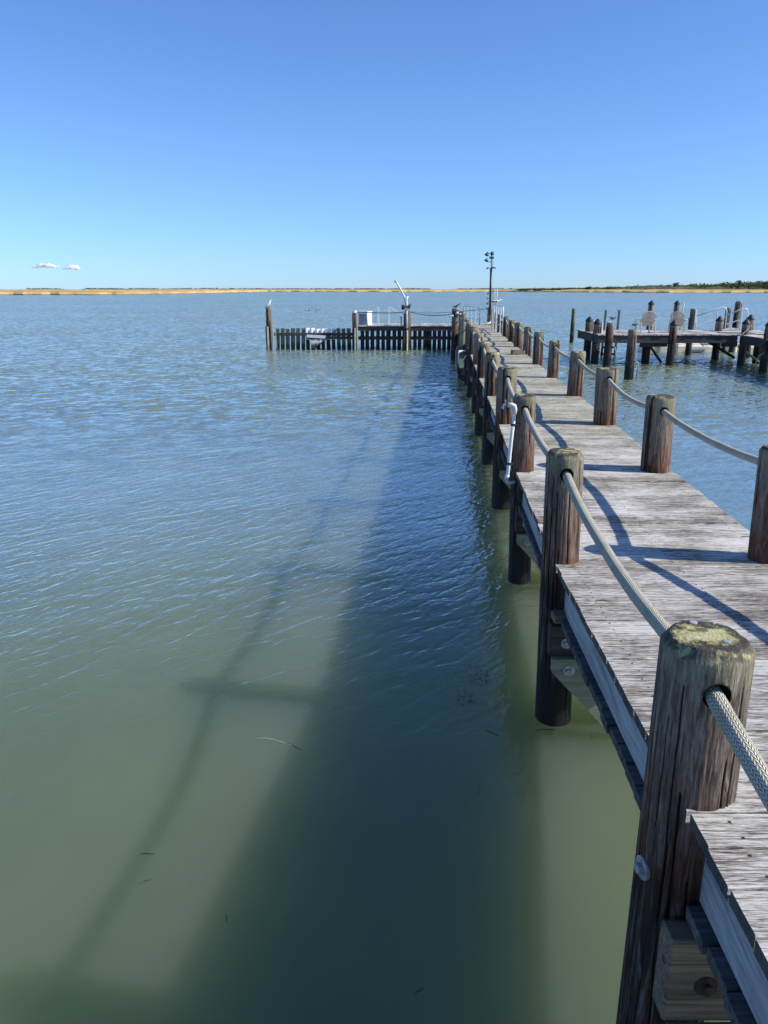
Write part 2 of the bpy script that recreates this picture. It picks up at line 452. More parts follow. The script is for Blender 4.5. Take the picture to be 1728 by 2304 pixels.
# ------------------------------------------------------------------ camera, sun, sky
cam = bpy.data.cameras.new('Camera'); co_ = bpy.data.objects.new('camera', cam); COL.objects.link(co_)
cam.sensor_fit = 'VERTICAL'; cam.sensor_height = 24.; cam.lens = 24. * 1731 / 2304
cam.clip_start = .05; cam.clip_end = 30000
co_.location = (0, 0, EYE); co_.rotation_euler = (R(90 - 16.142), 0, 0)
SC.camera = co_

SUN_EL = R(35.5)
sd = Vector((.982, -.188, 0)).normalized()
sun_dir = Vector((sd.x * math.cos(SUN_EL), sd.y * math.cos(SUN_EL), math.sin(SUN_EL)))
su = bpy.data.lights.new('sun', 'SUN'); su.energy = 4.9; su.angle = R(.53); su.color = (1., .945, .85)
so = bpy.data.objects.new('sun', su); COL.objects.link(so)
so.rotation_euler = (-sun_dir).to_track_quat('-Z', 'Y').to_euler()

w = bpy.data.worlds.new('World'); SC.world = w; w.use_nodes = True
nt = w.node_tree; bg = nt.nodes['Background']
sky = nt.nodes.new('ShaderNodeTexSky'); sky.sky_type = 'NISHITA'; sky.sun_disc = False
sky.sun_elevation = SUN_EL; sky.sun_rotation = math.atan2(sun_dir.x, sun_dir.y)
sky.altitude = 0; sky.air_density = 1.0; sky.dust_density = .08; sky.ozone_density = 3.0
tint = nt.nodes.new('ShaderNodeMix'); tint.data_type = 'RGBA'; tint.blend_type = 'MULTIPLY'; tint.inputs[0].default_value = 1.
nt.links.new(sky.outputs[0], tint.inputs[6]); tint.inputs[7].default_value = (.745, 1., 1.44, 1)   # clear autumn air
tc_ = nt.nodes.new('ShaderNodeTexCoord'); sp_ = nt.nodes.new('ShaderNodeSeparateXYZ'); nt.links.new(tc_.outputs['Generated'], sp_.inputs[0])
mr_ = nt.nodes.new('ShaderNodeMapRange'); mr_.interpolation_type = 'SMOOTHSTEP'; nt.links.new(sp_.outputs[2], mr_.inputs[0])
mr_.inputs[1].default_value = -.02; mr_.inputs[2].default_value = .20; mr_.inputs[3].default_value = 1.; mr_.inputs[4].default_value = 0.
hz = nt.nodes.new('ShaderNodeMix'); hz.data_type = 'RGBA'; hz.blend_type = 'MULTIPLY'; nt.links.new(mr_.outputs[0], hz.inputs[0])
nt.links.new(tint.outputs[2], hz.inputs[6]); hz.inputs[7].default_value = (.77, .92, 1.14, 1)      # the haze low down is blue, not yellow
nt.links.new(hz.outputs[2], bg.inputs[0]); bg.inputs[1].default_value = .098
SC.view_settings.view_transform = 'Standard'; SC.view_settings.look = 'None'
SC.view_settings.exposure = .3; SC.view_settings.gamma = 1.
SC.cycles.use_denoising = True
SC.cycles.max_bounces = 8
SC.cycles.sample_clamp_indirect = 6.

# ------------------------------------------------------------------ water and land
b = MB()
b.add([(-9000, -60, 0), (9000, -60, 0), (9000, 9000, 0), (-9000, 9000, 0)], [(0, 1, 2, 3)])
tag(b.build('water', M['water']), kind='structure')

def shore(az):
    """distance of the marsh edge for a bearing (degrees right of ahead)"""
    K = [(-60, 330), (-40, 400), (-27, 432), (-20, 404), (-14.5, 466), (-12.1, 538), (-10.7, 643), (-8.3, 871), (0, 800), (7.5, 900), (13.6, 750), (19.5, 628), (25.6, 700), (40, 640), (60, 600)]
    for (a, r), (a2, r2) in zip(K, K[1:]):
        if a <= az <= a2:
            t = (az - a) / (a2 - a); return r + (r2 - r) * t
    return 600
vs = []; fs = []; na = 420; rads = [0, .4, 1.2, 3, 6, 10, 16, 24, 36, 52, 75, 110, 160, 240, 360, 560, 900, 1600, 3000, 6000]
for i in range(na + 1):
    az = -58 + 116 * i / na; r0 = shore(az)
    r0 *= 1 + .022 * noise.noise(Vector((az * 1.3, 0, 0))) + .008 * noise.noise(Vector((az * 6, 3, 0)))
    for j, d in enumerate(rads):
        r = r0 + d * (1 + (.2 * noise.noise(Vector((i * .9, j, 5))) if 0 < j < 10 else 0))
        z = (-.6, -.05, .5, .75)[j] if j < 4 else min(2.25, .9 + .02 * d)
        if j >= 2: z += (.28 if j > 3 else .08) * noise.noise(Vector((i * 1.7, j * 1.3, 1.))) + (.25 if j > 3 else .06) * noise.noise(Vector((i * .21, j * .6, 9.)))
        if 4 <= j < 17: z += .15
        vs.append((r * math.sin(R(az)), r * math.cos(R(az)), z))
nr = len(rads)
for i in range(na):
    for j in range(nr - 1):
        q = i * nr + j; fs.append((q, q + 1, q + nr + 1, q + nr))
b = MB(); b.add(vs, fs)
tag(b.build('marsh_land', M['marsh']), kind='structure')

def clump(b, c, rx, ry, rz, n, size, rng, lo=.1):
    c = Vector(c)
    for _ in range(n):
        d = Vector((rng.gauss(0, 1), rng.gauss(0, 1), rng.gauss(0, 1))).normalized()
        k = rng.uniform(.55, 1.05)
        p = c + Vector((d.x * rx * k, d.y * ry * k, d.z * rz * k))
        e1 = Vector((rng.gauss(0, 1), rng.gauss(0, 1), rng.gauss(0, 1))).normalized()
        e2 = e1.orthogonal().normalized(); s_ = size * rng.uniform(.6, 1.3)
        b.add([p - e1 * s_ - e2 * s_ * .6, p + e1 * s_ - e2 * s_ * .5, p + e1 * s_ * .8 + e2 * s_ * .7, p - e1 * s_ * .9 + e2 * s_ * .6], [(0, 1, 2, 3)], 0, min(1, max(0, rng.gauss(.45, .25) + .3 * d.z)))

rng = random.Random(3)
tl = MB(); sh = MB()
def trees_h(az):
    K = [(9, 2.0), (13, 3.2), (16, 4.2), (18.5, 5.8), (21, 6.8), (23.5, 8.2), (25, 9.3), (30, 9.2), (45, 8)]
    for (a, h), (a2, h2) in zip(K, K[1:]):
        if a <= az <= a2: return h + (h2 - h) * (az - a) / (a2 - a)
    return 2
for i in range(800):
    az = 9.5 + 30 * (i + rng.random()) / 800
    h = trees_h(az) * rng.uniform(.62, 1.08) * (1 + .15 * noise.noise(Vector((az * 2.2, 0, 0)))); r = rng.uniform(820, 930)
    c = (r * math.sin(R(az)), r * math.cos(R(az)), .9 + h * .55)
    clump(tl, c, h * rng.uniform(.45, .8) + 1, h * .5, h * .44, 50, .5 + h * .035, rng)
for i in range(700):
    az = 9.5 + 32 * (i + rng.random()) / 700
    h = rng.uniform(1.6, 3.4) * min(1.3, trees_h(az) / 5 + .25); r = shore(az) + rng.uniform(95, 230)
    c = (r * math.sin(R(az)), r * math.cos(R(az)), 1.9 + h * .4)
    clump(sh, c, h * rng.uniform(.9, 2.2), h, h * .45, 22, .45, rng)
tag(tl.build('distant_wood', M['leaf']), 'long dark green wood of low pines across the marsh', 'woodland', kind='stuff')
tag(sh.build('marsh_shrubs', M['shrub']), 'pale grey green shrubs between the far marsh grass and the wood', 'shrubs', kind='stuff')
fl = MB()
for i in range(520):
    az = -24 + 36 * rng.random()
    dens = noise.noise(Vector((az * .35, 4, 0)))
    if dens < -.18: continue
    r = rng.uniform(2300, 2900); h = rng.uniform(2.5, 5.2) * (1 + .6 * dens)
    clump(fl, (r * math.sin(R(az)), r * math.cos(R(az)), .9 + h * .45), rng.uniform(8, 22), 8, h * .5, 12, 2.2, rng)
tag(fl.build('far_treeline', M['far_leaf']), 'thin hazy treeline along the horizon beyond the marsh', 'treeline', kind='stuff')

# a few pines that stand out above the wood
def pine(az, r, h, label):
    rg = random.Random(int(az * 100))
    loc = Vector((r * math.sin(R(az)), r * math.cos(R(az)), .8))
    t = empty('pine_tree', loc, label, 'tree', 'pines standing out above the far wood')
    tr = MB(); tr.tube([loc, loc + Vector((.1, 0, h * .5)), loc + Vector((0, .1, h * .92))], [.28, .2, .06], 7)
    for k in range(5):
        zz = h * (.55 + .08 * k); an = k * 2.3
        tr.tube([loc + Vector((0, 0, zz)), loc + Vector((math.cos(an) * 1.4, math.sin(an) * 1.4, zz + .5))], [.09, .03], 5)
    tr.build('trunk', M['bark'], t)
    cr = MB()
    for k in range(7):
        an = k * 2.3; rr = rg.uniform(.4, 1.6)
        clump(cr, loc + Vector((math.cos(an) * rr, math.sin(an) * rr, h * rg.uniform(.42, .95))), 2.2, 2.2, 1.0, 34, .5, rg)
    cr.build('crown', M['leaf'], t)
pine(14.3, 800, 4.4, 'lone flat topped pine at the thin left end of the far wood')
pine(20.0, 800, 7.6, 'rounded pine rising above the middle of the far wood')
pine(23.9, 800, 9.3, 'tall pine standing just left of the thickest far wood')
pine(25.9, 810, 10.2, 'tall spreading pine above the thickest part of the far wood')

# small clouds
def cloud(c, lobes, label, seed, nm='cloud'):
    bm = bmesh.new(); rg = random.Random(seed)
    lobes = [(dx + rg.uniform(-14, 14) * q, dz + rg.uniform(-4, 5) * q, rr * (1 - .22 * q)) for dx, dz, rr in lobes for q in (0, 1, 2)]
    for (dx, dz, rr) in lobes:
        ret = bmesh.ops.create_icosphere(bm, subdivisions=4, radius=1.)
        off = Vector((dx, rg.uniform(-20, 20), dz))
        off = off + Vector((0, 0, 0)); sh_ = rg.choice((1.1, .9, .75))
        for v in ret['verts']:
            n_ = v.co.normalized()
            k = sh_ * (1 + .30 * noise.noise(n_ * 2.1 + off) + .28 * noise.noise(n_ * 5 + off) + .2 * noise.noise(n_ * 11 + off))
            v.co = Vector((n_.x * rr * 1.25 * k, n_.y * rr * k, max(n_.z, -.35) * rr * .8 * k)) + off
    me = bpy.data.meshes.new(nm); bm.to_mesh(me); bm.free(); me.materials.append(M['cloud'])
    me.polygons.foreach_set('use_smooth', [True] * len(me.polygons))
    o = bpy.data.objects.new(nm, me); COL.objects.link(o); o.location = c
    return tag(o, label, 'cloud', 'small clouds low over the marsh', 'thing')
cloud((-2510, 6000, 162), [(-85, -4, 14), (-62, 2, 20), (-38, 6, 25), (-12, 5, 24), (14, 9, 28), (38, 4, 24), (56, -2, 16)], 'longer white puffy cloud low over the marsh', 1)
cloud((-2315, 6000, 152), [(-34, -1, 17), (-12, 4, 23), (12, 3, 23), (34, -3, 17)], 'small round white cloud right beside the longer cloud', 2)

# ------------------------------------------------------------------ boardwalk geometry
LE = [(-4, .37), (1.0, .75), (1.85, .811), (4.2, .98), (6.5, 1.14), (8.9, 1.335), (11.39, 1.52), (13.75, 1.685), (16.25, 1.88), (26, 2.64), (40, 3.72)]
def lerp(K, y):
    for (a, u), (a2, u2) in zip(K, K[1:]):
        if y <= a2: return u + (u2 - u) * (y - a) / (a2 - a)
    return K[-1][1]
def xl(y): return lerp(LE, y)
def xr(y): return xl(y) + 1.345
def zd(y): return Z0 + (.0723 * (4.2 - y) if y < 4.2 else 0.)      # the walk rises gently towards the land
END = 36.4

walk = empty('boardwalk', (xl(2), 2, 0), 'long weathered plank boardwalk running out between two rows of roped posts', 'boardwalk')
rng = random.Random(11)
deck = MB(); low = MB()
y = -3.5
def plank(b, x0, x1, y0, y1, z0, z1, a, tilt=0., ch=.004, nx=1, rise=0., skew=0.):
    """one board across the walk; slightly cupped, worn arrises"""
    vs = []; xs = [x0 + (x1 - x0) * k / nx for k in range(nx + 1)]
    for k, x in enumerate(xs):
        wob = .0025 * noise.noise(Vector((x * 3, a * 50, 0)))
        ya, yb = y0 + wob, y1 + wob
        zz = tilt * (x - x0)
        za, zb = zz - rise / 2, zz + rise / 2
        vs += [(x, ya, z0 - rise / 2), (x, ya, z1 - ch + za), (x, ya + ch, z1 + za), (x, (ya + yb) / 2, z1 - .0012 + zz), (x, yb - ch, z1 + zb), (x, yb, z1 - ch + zb), (x, yb, z0 + rise / 2)]
    vs = [(x + skew * (yv - (y0 + y1) / 2), yv, z) for x, yv, z in vs]
    fs = []
    for k in range(nx):
        o = k * 7
        for j in range(6): fs.append((o + j, o + 7 + j, o + 8 + j, o + 1 + j))
        fs.append((o + 6, o + 13, o + 7, o))
    fs.append(tuple(range(7))); fs.append(tuple(nx * 7 + j for j in range(6, -1, -1)))
    b.add(vs, fs, 0, a)
while y < END:
    wd = .138 + rng.uniform(-.002, .002); gap = rng.uniform(.004, .010)
    a = rng.random()
    jl, jr = rng.uniform(-.005, .004), rng.uniform(-.006, .006)
    dz = rng.uniform(-.003, .003)
    plank(deck, xl(y + .07) + jl, xr(y + .07) + jr, y, y + wd, zd(y + .07) - .038 + dz, zd(y + .07) + dz, a, rng.uniform(-.002, .002), nx=8 if y < 9 else 2, rise=zd(y + wd) - zd(y), skew=(xl(y + .15) - xl(y)) / .15)
    if y < 12:
        for xs_ in (xl(y) + .10, xl(y) + .68, xr(y) - .10):
            for yy in (y + .035, y + .104):
                deck.lathe([(.0042, -.002), (.0042, .0008)], (xs_ + rng.uniform(-.006, .006), yy + rng.uniform(-.005, .005), zd(yy) + dz), seg=6, mi=1)
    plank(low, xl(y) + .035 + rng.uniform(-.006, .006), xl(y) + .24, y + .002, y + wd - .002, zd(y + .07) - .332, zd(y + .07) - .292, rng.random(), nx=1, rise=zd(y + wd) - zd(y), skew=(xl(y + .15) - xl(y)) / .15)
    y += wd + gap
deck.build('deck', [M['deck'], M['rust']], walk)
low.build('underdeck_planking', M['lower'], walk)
for side in (0, 1):
    sb = MB(); ys = [-3.5] + [k for k, _ in LE if -3 < k < END] + [END]
    for ya, yb in zip(ys, ys[1:]):
        fx = (lambda q: xl(q) + .085) if side == 0 else (lambda q: xr(q) - .34)
        xa, xb = fx(ya), fx(yb)
        sb.bar((xa, ya + .002, zd(ya) - .1645), (xb, yb - .002, zd(yb) - .1645), .045, .247, a=rng.random())
    sb.build('stringer', M['stringer'], walk)

# ------------------------------------------------------------------ piles
def pile_mesh(r, depth, seg, rings, seed, lean=(0, 0), top_round=.02, cracks=10, zs_dense=.8, taper=-.004, facets=0):
    """pile with its top centre at the origin; runs down to -depth"""
    rg = random.Random(seed)
    # rings denser near the top
    zs = [0.] + [-(k / (rings - 1)) ** 1.25 * depth for k in range(rings)]
    zs = sorted(set(zs), reverse=True)
    th = np.arange(seg) * 2 * math.pi / seg
    cr = [(rg.uniform(0, 6.283), max(5.6 / seg, rg.uniform(.014, .030)) * .8, rg.uniform(.005, .015), rg.uniform(-.15, .0) if rg.random() < .55 else rg.uniform(-1., -.2), rg.uniform(.35, 1.3), rg.uniform(0, 50)) for _ in range(cracks)]
    cr = [(a, w_, d_ * r / .12, z1, ln, s_) for a, w_, d_, z1, ln, s_ in cr]
    V = []; CK = []
    for z in zs:
        rr = np.full(seg, r * (1 + taper * 0) - taper * (-z))
        row = []
        for k in range(seg):
            n_ = Vector((math.cos(th[k]), math.sin(th[k]), 0))
            q = rr[k] * (1 + .035 * noise.noise(n_ * 1.3 + Vector((seed, 0, z * .8))) + .015 * noise.noise(n_ * 6 + Vector((seed, 3, z * .9))) + .010 * noise.noise(n_ * 16 + Vector((seed, 3, z * 2.2))))
            cm = 0.
            for a, w_, d_, z1, ln, s_ in cr:
                if z1 - ln < z < z1 + .002 or (z1 > -.03 and z > z1 - ln):
                    aa = a + .14 * noise.noise(Vector((z * 1.6, s_, 0))) + .03 * noise.noise(Vector((z * 9, s_, 2)))
                    dd = (th[k] - aa + math.pi) % (2 * math.pi) - math.pi
                    fade = min(1, max(0, (z - (z1 - ln)) / (ln * .3)))
                    e_ = fade * math.exp(-(dd / w_) ** 2); q -= d_ * e_; cm = max(cm, e_)
            # worn top edge
            e = -z
            tr_ = top_round * (1 + .45 * noise.noise(n_ * 2.5 + Vector((seed, 9, 0))))
            if e < tr_: q -= (tr_ - e) * .75
            CK.append(cm)
            row.append((math.cos(th[k]) * q + lean[0] * z, math.sin(th[k]) * q + lean[1] * z, z))
        V.append(row)
    vs = [p for row in V for p in row]; nz = len(zs)
    fs = [(i * seg + k, (i + 1) * seg + k, (i + 1) * seg + (k + 1) % seg, i * seg + (k + 1) % seg) for i in range(nz - 1) for k in range(seg)]
    # cap rings
    last = list(range(seg)); o = len(vs)
    for t in (.86, .62, .36, .15):
        cur = []
        for k in range(seg):
            x, y_, z = vs[k]
            h = .004 * (1 - t) + .004 * t * noise.noise(Vector((x * t * 25, y_ * t * 25, seed)))
            cur.append(len(vs)); vs.append((x * t, y_ * t, h))
        for k in range(seg): fs.append((last[k], last[(k + 1) % seg], cur[(k + 1) % seg], cur[k]))
        last = cur
    c = len(vs); vs.append((0, 0, .0042))
    for k in range(seg): fs.append((last[k], last[(k + 1) % seg], c))
    fs.append(tuple((nz - 1) * seg + k for k in range(seg)))
    me = bpy.data.meshes.new('pile'); me.from_pydata(vs, [], fs)
    at = me.attributes.new('crack', 'FLOAT', 'POINT'); at.data.foreach_set('value', CK + [0.] * (len(vs) - len(CK)))
    me.polygons.foreach_set('use_smooth', [True] * len(me.polygons)); me.update()
    return me

def add_pile(name, x, y, ztop, r, seed, mat, label, cat='post', group=None, seg=28, rings=26, lean=(0, 0), depth=None, hole=None, cracks=5, top_round=.02, taper=-.004):
    depth = depth if depth else ztop + 1.1
    me = pile_mesh(r, depth, seg, rings, seed, lean, top_round, cracks, taper=taper)
    me.materials.append(M[mat]); me.materials.append(M['hole'])
    o = bpy.data.objects.new(name, me); COL.objects.link(o); o.location = (x, y, ztop)
    if hole:
        zc, rad = hole
        hb = MB(); d = Vector((.075, 1, 0)).normalized() * .3
        hb.tube([Vector((0, 0, zc)) - d, Vector((0, 0, zc)) + d], rad, 20, 0)
        ho = hb.build('hole_cutter', M['hole'])
        ho.location = (x, y, ztop)
        md = o.modifiers.new('b', 'BOOLEAN'); md.object = ho; md.operation = 'DIFFERENCE'; md.solver = 'EXACT'; md.material_mode = 'TRANSFER'
        dg = bpy.context.evaluated_depsgraph_get()
        ne = bpy.data.meshes.new_from_object(o.evaluated_get(dg))
        o.modifiers.clear(); o.data = ne
        bpy.data.objects.remove(ho)
    return tag(o, label, cat, group)

ORD = ['nearest', 'second', 'third', 'fourth', 'fifth', 'sixth', 'seventh', 'eighth', 'ninth', 'tenth', 'eleventh', 'twelfth', 'thirteenth', 'fourteenth', 'fifteenth']
#  y, x base, r, top above deck, lean (x per metre of height)
LP = [(1.85, .85, .117, .627, .0), (4.2, 1.02, .103, .64, -.02), (6.51, 1.20, .095, .65, -.02), (8.95, 1.42, .115, .64, .0), (11.39, 1.58, .105, .62, .0), (13.78, 1.75, .108, .62, .0), (16.32, 1.96, .10, .63, .0),
      (18.84, 2.13, .105, .64, .01), (21.38, 2.32, .11, .62, 0.), (23.7, 2.50, .105, .63, 0.), (26.1, 2.66, .11, .60, 0.), (28.6, 2.86, .11, .64, 0.), (31.1, 3.05, .11, .66, 0.)]
RP = [(4.2, 2.225, .108, .66, -.035), (6.5, 2.345, .118, .64, -.01), (8.88, 2.565, .125, .64, -.02), (11.34, 2.80, .112, .64, .02), (13.78, 2.99, .10, .64, .01), (16.37, 3.22, .107, .65, 0.), (18.84, 3.44, .10, .64, 0.),
      (21.38, 3.655, .122, .64, 0.), (23.62, 3.82, .10, .62, 0.), (26.11, 4.02, .095, .64, 0.), (28.6, 4.2, .10, .63, 0.), (31.1, 4.4, .10, .63, 0.)]
HOLEZ = -.115
for side, L in (('left', LP), ('right', RP)):
    for i, (y, x, r, h, ln) in enumerate(L):
        near = y < 5; mid = y < 10
        seg, rings = (300, 150) if y < 3 else ((180, 90) if near else ((64, 52) if mid else (32, 30)))
        w_ = ORD[i]
        lab = '%s rope post on the %s edge of the boardwalk, lichen on its flat top' % (w_, side) if i else '%s rope post on the %s edge of the boardwalk' % (w_, side)
        if i == 0 and side == 'left': lab = 'nearest left rope post, thick and cracked with yellow lichen and black crust on top'
        if i == 0 and side == 'right': lab = 'nearest right rope post, reddish brown and cut by the photo edge'
        if i == 2 and side == 'left': lab = 'third left rope post, with the white pipe standing against it'
        mat = 'pile'
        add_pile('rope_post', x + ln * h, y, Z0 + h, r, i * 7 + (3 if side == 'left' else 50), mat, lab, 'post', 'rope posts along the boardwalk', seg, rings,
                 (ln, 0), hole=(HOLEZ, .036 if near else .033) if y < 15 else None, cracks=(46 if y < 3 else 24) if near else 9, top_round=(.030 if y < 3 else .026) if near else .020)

# cross beams, knee braces and bolts, one set per post pair
for i, (y, x, r, h, ln) in enumerate(LP):
    zt = zd(y) - .334; zb = zt - (.27 if i == 0 else .19)
    yf = y - r - .05
    x0, x1 = x - r + .03, xr(y) - .02
    cb = MB(); cb.box(((x0 + x1) / 2, yf, (zt + zb) / 2), (x1 - x0, .085, zt - zb), ch=.006)
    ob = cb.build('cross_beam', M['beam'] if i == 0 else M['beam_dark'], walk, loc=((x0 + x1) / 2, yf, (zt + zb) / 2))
    if y < 20:
        bb = MB(); c = (x + .02, yf - .0425, (zt + zb) / 2 - .01)
        if i == 0:
            bb.lathe([(.036, .002), (.036, .004), (.03, -.004), (.016, -.006), (.016, -.018), (.010, -.02)], c, (0, 1, 0), 18)
        else:
            bb.lathe([(.032, .003), (.032, -.004), (.026, -.005)], c, (0, 1, 0), 18)
            bb.lathe([(.015, -.004), (.015, -.018)], c, (0, 1, 0), 6)
        bo = bb.build('bolt', M['rust'] if i == 0 else M['steel'], ob, loc=c)
        bo.location = Vector(c) - Vector(((x0 + x1) / 2, yf, (zt + zb) / 2))
    if i == 1:
        hb = MB(); hb.box((x + .0, yf - .01, zt + .045), (.12, .10, .045), ch=.004)
        hb.build('packing_block', M['beam'], walk)
    # diagonal brace running down to the other post under water
    a = Vector((x - r + .04, yf - .066, zb - .11)); d = Vector((.73, 0, -.68))
    kb = MB(); e = a + d * 1.75
    u = Vector((.68, 0, .73)) * .115
    p = [a + Vector((0, 0, .115)), a + Vector((.30, 0, .115)), e + u, e - u, a + Vector((0, 0, .035))]
    vs = [v + Vector((0, t, 0)) for t in (-.02, .02) for v in p]
    n = len(p)
    kb.add(vs, [tuple(range(n)), tuple(range(2 * n - 1, n - 1, -1))] + [(k, n + k, n + (k + 1) % n, (k + 1) % n) for k in range(n)])
    mid = (a + e) / 2
    ko = kb.build('knee_brace', M['brace'] if i else M['beam'], walk)
    # grain along the board
    if y < 20:
        bb = MB(); c = a + Vector((.095, -.02, .045))
        bb.lathe([(.034, .004), (.034, -.004), (.028, -.006)], c, (0, 1, 0), 16); bb.lathe([(.016, -.004), (.016, -.02)], c, (0, 1, 0), 6)
        bo = bb.build('bolt', M['steel'], ko)
        bo.location = (0, 0, 0)

# big galvanised bolt on the side of the nearest post
post1 = next(o for o in COL.objects if o.get('label', '').startswith('nearest left rope post'))
bb = MB(); c = Vector((.85 - .116, 1.82, .95)); ax = Vector((-1, -.15, 0))
bb.lathe([(.034, -.008), (.034, .003), (.029, .005)], c, ax, 20); bb.lathe([(.016, .003), (.016, .017), (.013, .019)], c, ax, 6)
bo = bb.build('bolt', M['steel'], post1)
# white label tag nails on its top
for dx, dy in ((-.01, .085), (.035, -.045)):
    nb = MB(); nb.lathe([(.011, .0), (.011, .009), (.008, .0105)], (.85 + dx * .9, 1.85 + dy * .9, 1.652), seg=12)
    nb.build('nail', M['bird_mid'], post1).location = -post1.location

# ------------------------------------------------------------------ ropes
def rope(name, pts_fn, label, r=.024):
    """sagging rope through the holes; UV u = metres along, v = around"""
    pts = pts_fn
    seg = 20; n = len(pts)
    P = [Vector(p) for p in pts]
    L = [0.]
    for a, b_ in zip(P, P[1:]): L.append(L[-1] + (b_ - a).length)
    me = bpy.data.meshes.new(name); vs = []; nrm = Vector((0, 0, 1))
    for i, p in enumerate(P):
        t = (P[min(i + 1, n - 1)] - P[max(i - 1, 0)]).normalized()
        nrm = (nrm - t * nrm.dot(t)).normalized(); bn = t.cross(nrm)
        rr = r * (1 + .03 * noise.noise(Vector((L[i] * 6, 1, 1))))
        for k in range(seg):
            an = 2 * math.pi * k / seg
            vs.append(tuple(p + (nrm * math.cos(an) + bn * math.sin(an)) * rr))
    fs = []; uvs = []
    for i in range(n - 1):
        for k in range(seg):
            k2 = (k + 1) % seg
            fs.append((i * seg + k, i * seg + k2, (i + 1) * seg + k2, (i + 1) * seg + k))
            uvs += [(L[i], k / seg), (L[i], (k + 1) / seg), (L[i + 1], (k + 1) / seg), (L[i + 1], k / seg)]
    me.from_pydata(vs, [], fs)
    ul = me.uv_layers.new(name='UVMap'); ul.data.foreach_set('uv', [c for uv in uvs for c in uv])
    me.polygons.foreach_set('use_smooth', [True] * len(fs)); me.materials.append(M['rope']); me.update()
    o = bpy.data.objects.new(name, me); COL.objects.link(o)
    return tag(o, label, 'rope', 'braided guard ropes of the boardwalk')

def rope_path(L, sags, first):
    H = [first] + [(x + ln * h * .8, y, Z0 + h + HOLEZ + (-.0)) for y, x, r, h, ln in L]
    pts = []
    for i, (a, b_) in enumerate(zip(H, H[1:])):
        a = Vector(a); b_ = Vector(b_); sg = sags[i] if i < len(sags) else sags[-1]
        m_ = 28 if i < 5 else 12
        for k in range(m_):
            t = k / m_
            p = a.lerp(b_, t); p.z -= 4 * sg * t * (1 - t)
            p.x += .006 * noise.noise(Vector((i * 3.3 + t * 3, 2, L[0][1])))
            pts.append(p)
    pts.append(Vector(H[-1]))
    return pts
rope('guard_rope', rope_path(LP, [.065, .075, .06, .08, .07, .08, .06, .10, .07, .1, .12, .1], (.68, -.6, Z0 + .52)), 'thick braided rope strung through the left row of posts')
rope('guard_rope', rope_path(RP, [.08, .05, .07, .05, .05, .06, .06, .08, .1, .09, .1, .1], (2.03, 1.85, Z0 + .52)), 'thick braided rope strung through the right row of posts')

# ------------------------------------------------------------------ white standpipe at the third left post
t = empty('standpipe', (1.10, 6.42, .8), 'white plastic standpipe with spigot strapped to the third left post', 'water pipe')
px_, py_ = 1.075, 6.435
pb = MB()
pb.tube([(px_ + .06, py_ + .02, .935), (px_ + .012, py_ + .004, .925), (px_ - .012, py_, .935), (px_ - .018, py_, .97), (px_ - .012, py_, 1.02), (px_ + .004, py_, 1.30), (px_ + .022, py_, 1.55)], .0155, 12)
pb.tube([(px_ - .018, py_, .955), (px_ - .016, py_, 1.0)], .020, 12)
pb.build('pipe', M['pvc'], t, True)
eb = MB(); eb.tube([(px_ + .0215, py_, 1.52), (px_ + .023, py_, 1.57), (px_ + .016, py_, 1.592), (px_ - .004, py_, 1.60), (px_ - .04, py_, 1.602)], .020, 12); eb.build('elbow', M['pvc'], t, True)
sb = MB(); sb.tube([(px_ - .038, py_, 1.602), (px_ - .075, py_ - .002, 1.598), (px_ - .085, py_ - .004, 1.57)], .013, 10); sb.box((px_ - .06, py_ - .005, 1.635), (.012, .05, .012)); sb.tube([(px_ - .06, py_, 1.60), (px_ - .06, py_, 1.635)], .006, 6)
sb.build('spigot', M['steel'], t)
for z in (1.10, 1.435):
    st = MB(); cx = px_ - .012 + (z - 1.02) * .065
    st.lathe([(.024, -.009), (.024, .009)], (cx, py_, z), seg=12); st.bar((cx, py_ - .012, z), (cx + .06, py_ + .0, z), .008, .016)
    st.build('strap', M['black'], t)

# wooden block on the deck
t = empty('wooden_block', (3.20, 18.75, Z0), 'small stack of two short wooden blocks lying on the boardwalk', 'wood block')
a = MB(); a.box((3.16, 18.72, Z0 + .06), (.24, .13, .11), Matrix.Rotation(.25, 3, 'Z'), ch=.008); a.build('block', M['beam'], t)
a = MB(); a.box((3.32, 18.86, Z0 + .05), (.16, .20, .09), Matrix.Rotation(-.3, 3, 'Z'), ch=.008); a.build('block', M['stringer'], t)

# ------------------------------------------------------------------ the pier head: platform, slat screen, fence
YF = 34.1
ph = empty('pier_head', (1.0, YF, 0), 'grey timber platform at the left of the boardwalk end, dark slat screen below', 'platform')
d = MB(); rng = random.Random(5)
x = -1.14
while x < 3.45:
    a = rng.random(); wd = .138
    vs_y0, vs_y1 = YF - .04 + rng.uniform(-.01, .01), YF + 2.3
    d.box((x + wd / 2, (vs_y0 + vs_y1) / 2, Z0 - .019), (wd, vs_y1 - vs_y0, .038), a=a, ch=.003); x += wd + .007
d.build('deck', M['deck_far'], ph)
f = MB(); f.box((1.15, YF + .02, .90), (4.55, .06, .18), ch=.004); f.box((1.15, YF + 2.2, .89), (4.55, .06, .18)); f.build('fascia', M['fascia'], ph)
f = MB(); f.box((1.15, YF + .12, .50), (4.55, .08, .14)); f.build('waler', M['slat_dark'], ph)
f = MB(); x = -1.02; rng = random.Random(9)
while x < 3.3:
    wd = .165 + rng.uniform(-.01, .01)
    f.box((x + wd / 2, YF + .19, .10), (wd, .045, 1.5), Matrix.Rotation(rng.uniform(-.012, .012), 3, 'Y'), a=rng.random(), ch=.003)
    x += wd + rng.choice((.045, .05, .06, .075, .07))
f.build('slat_screen', M['slat_dark'], ph)
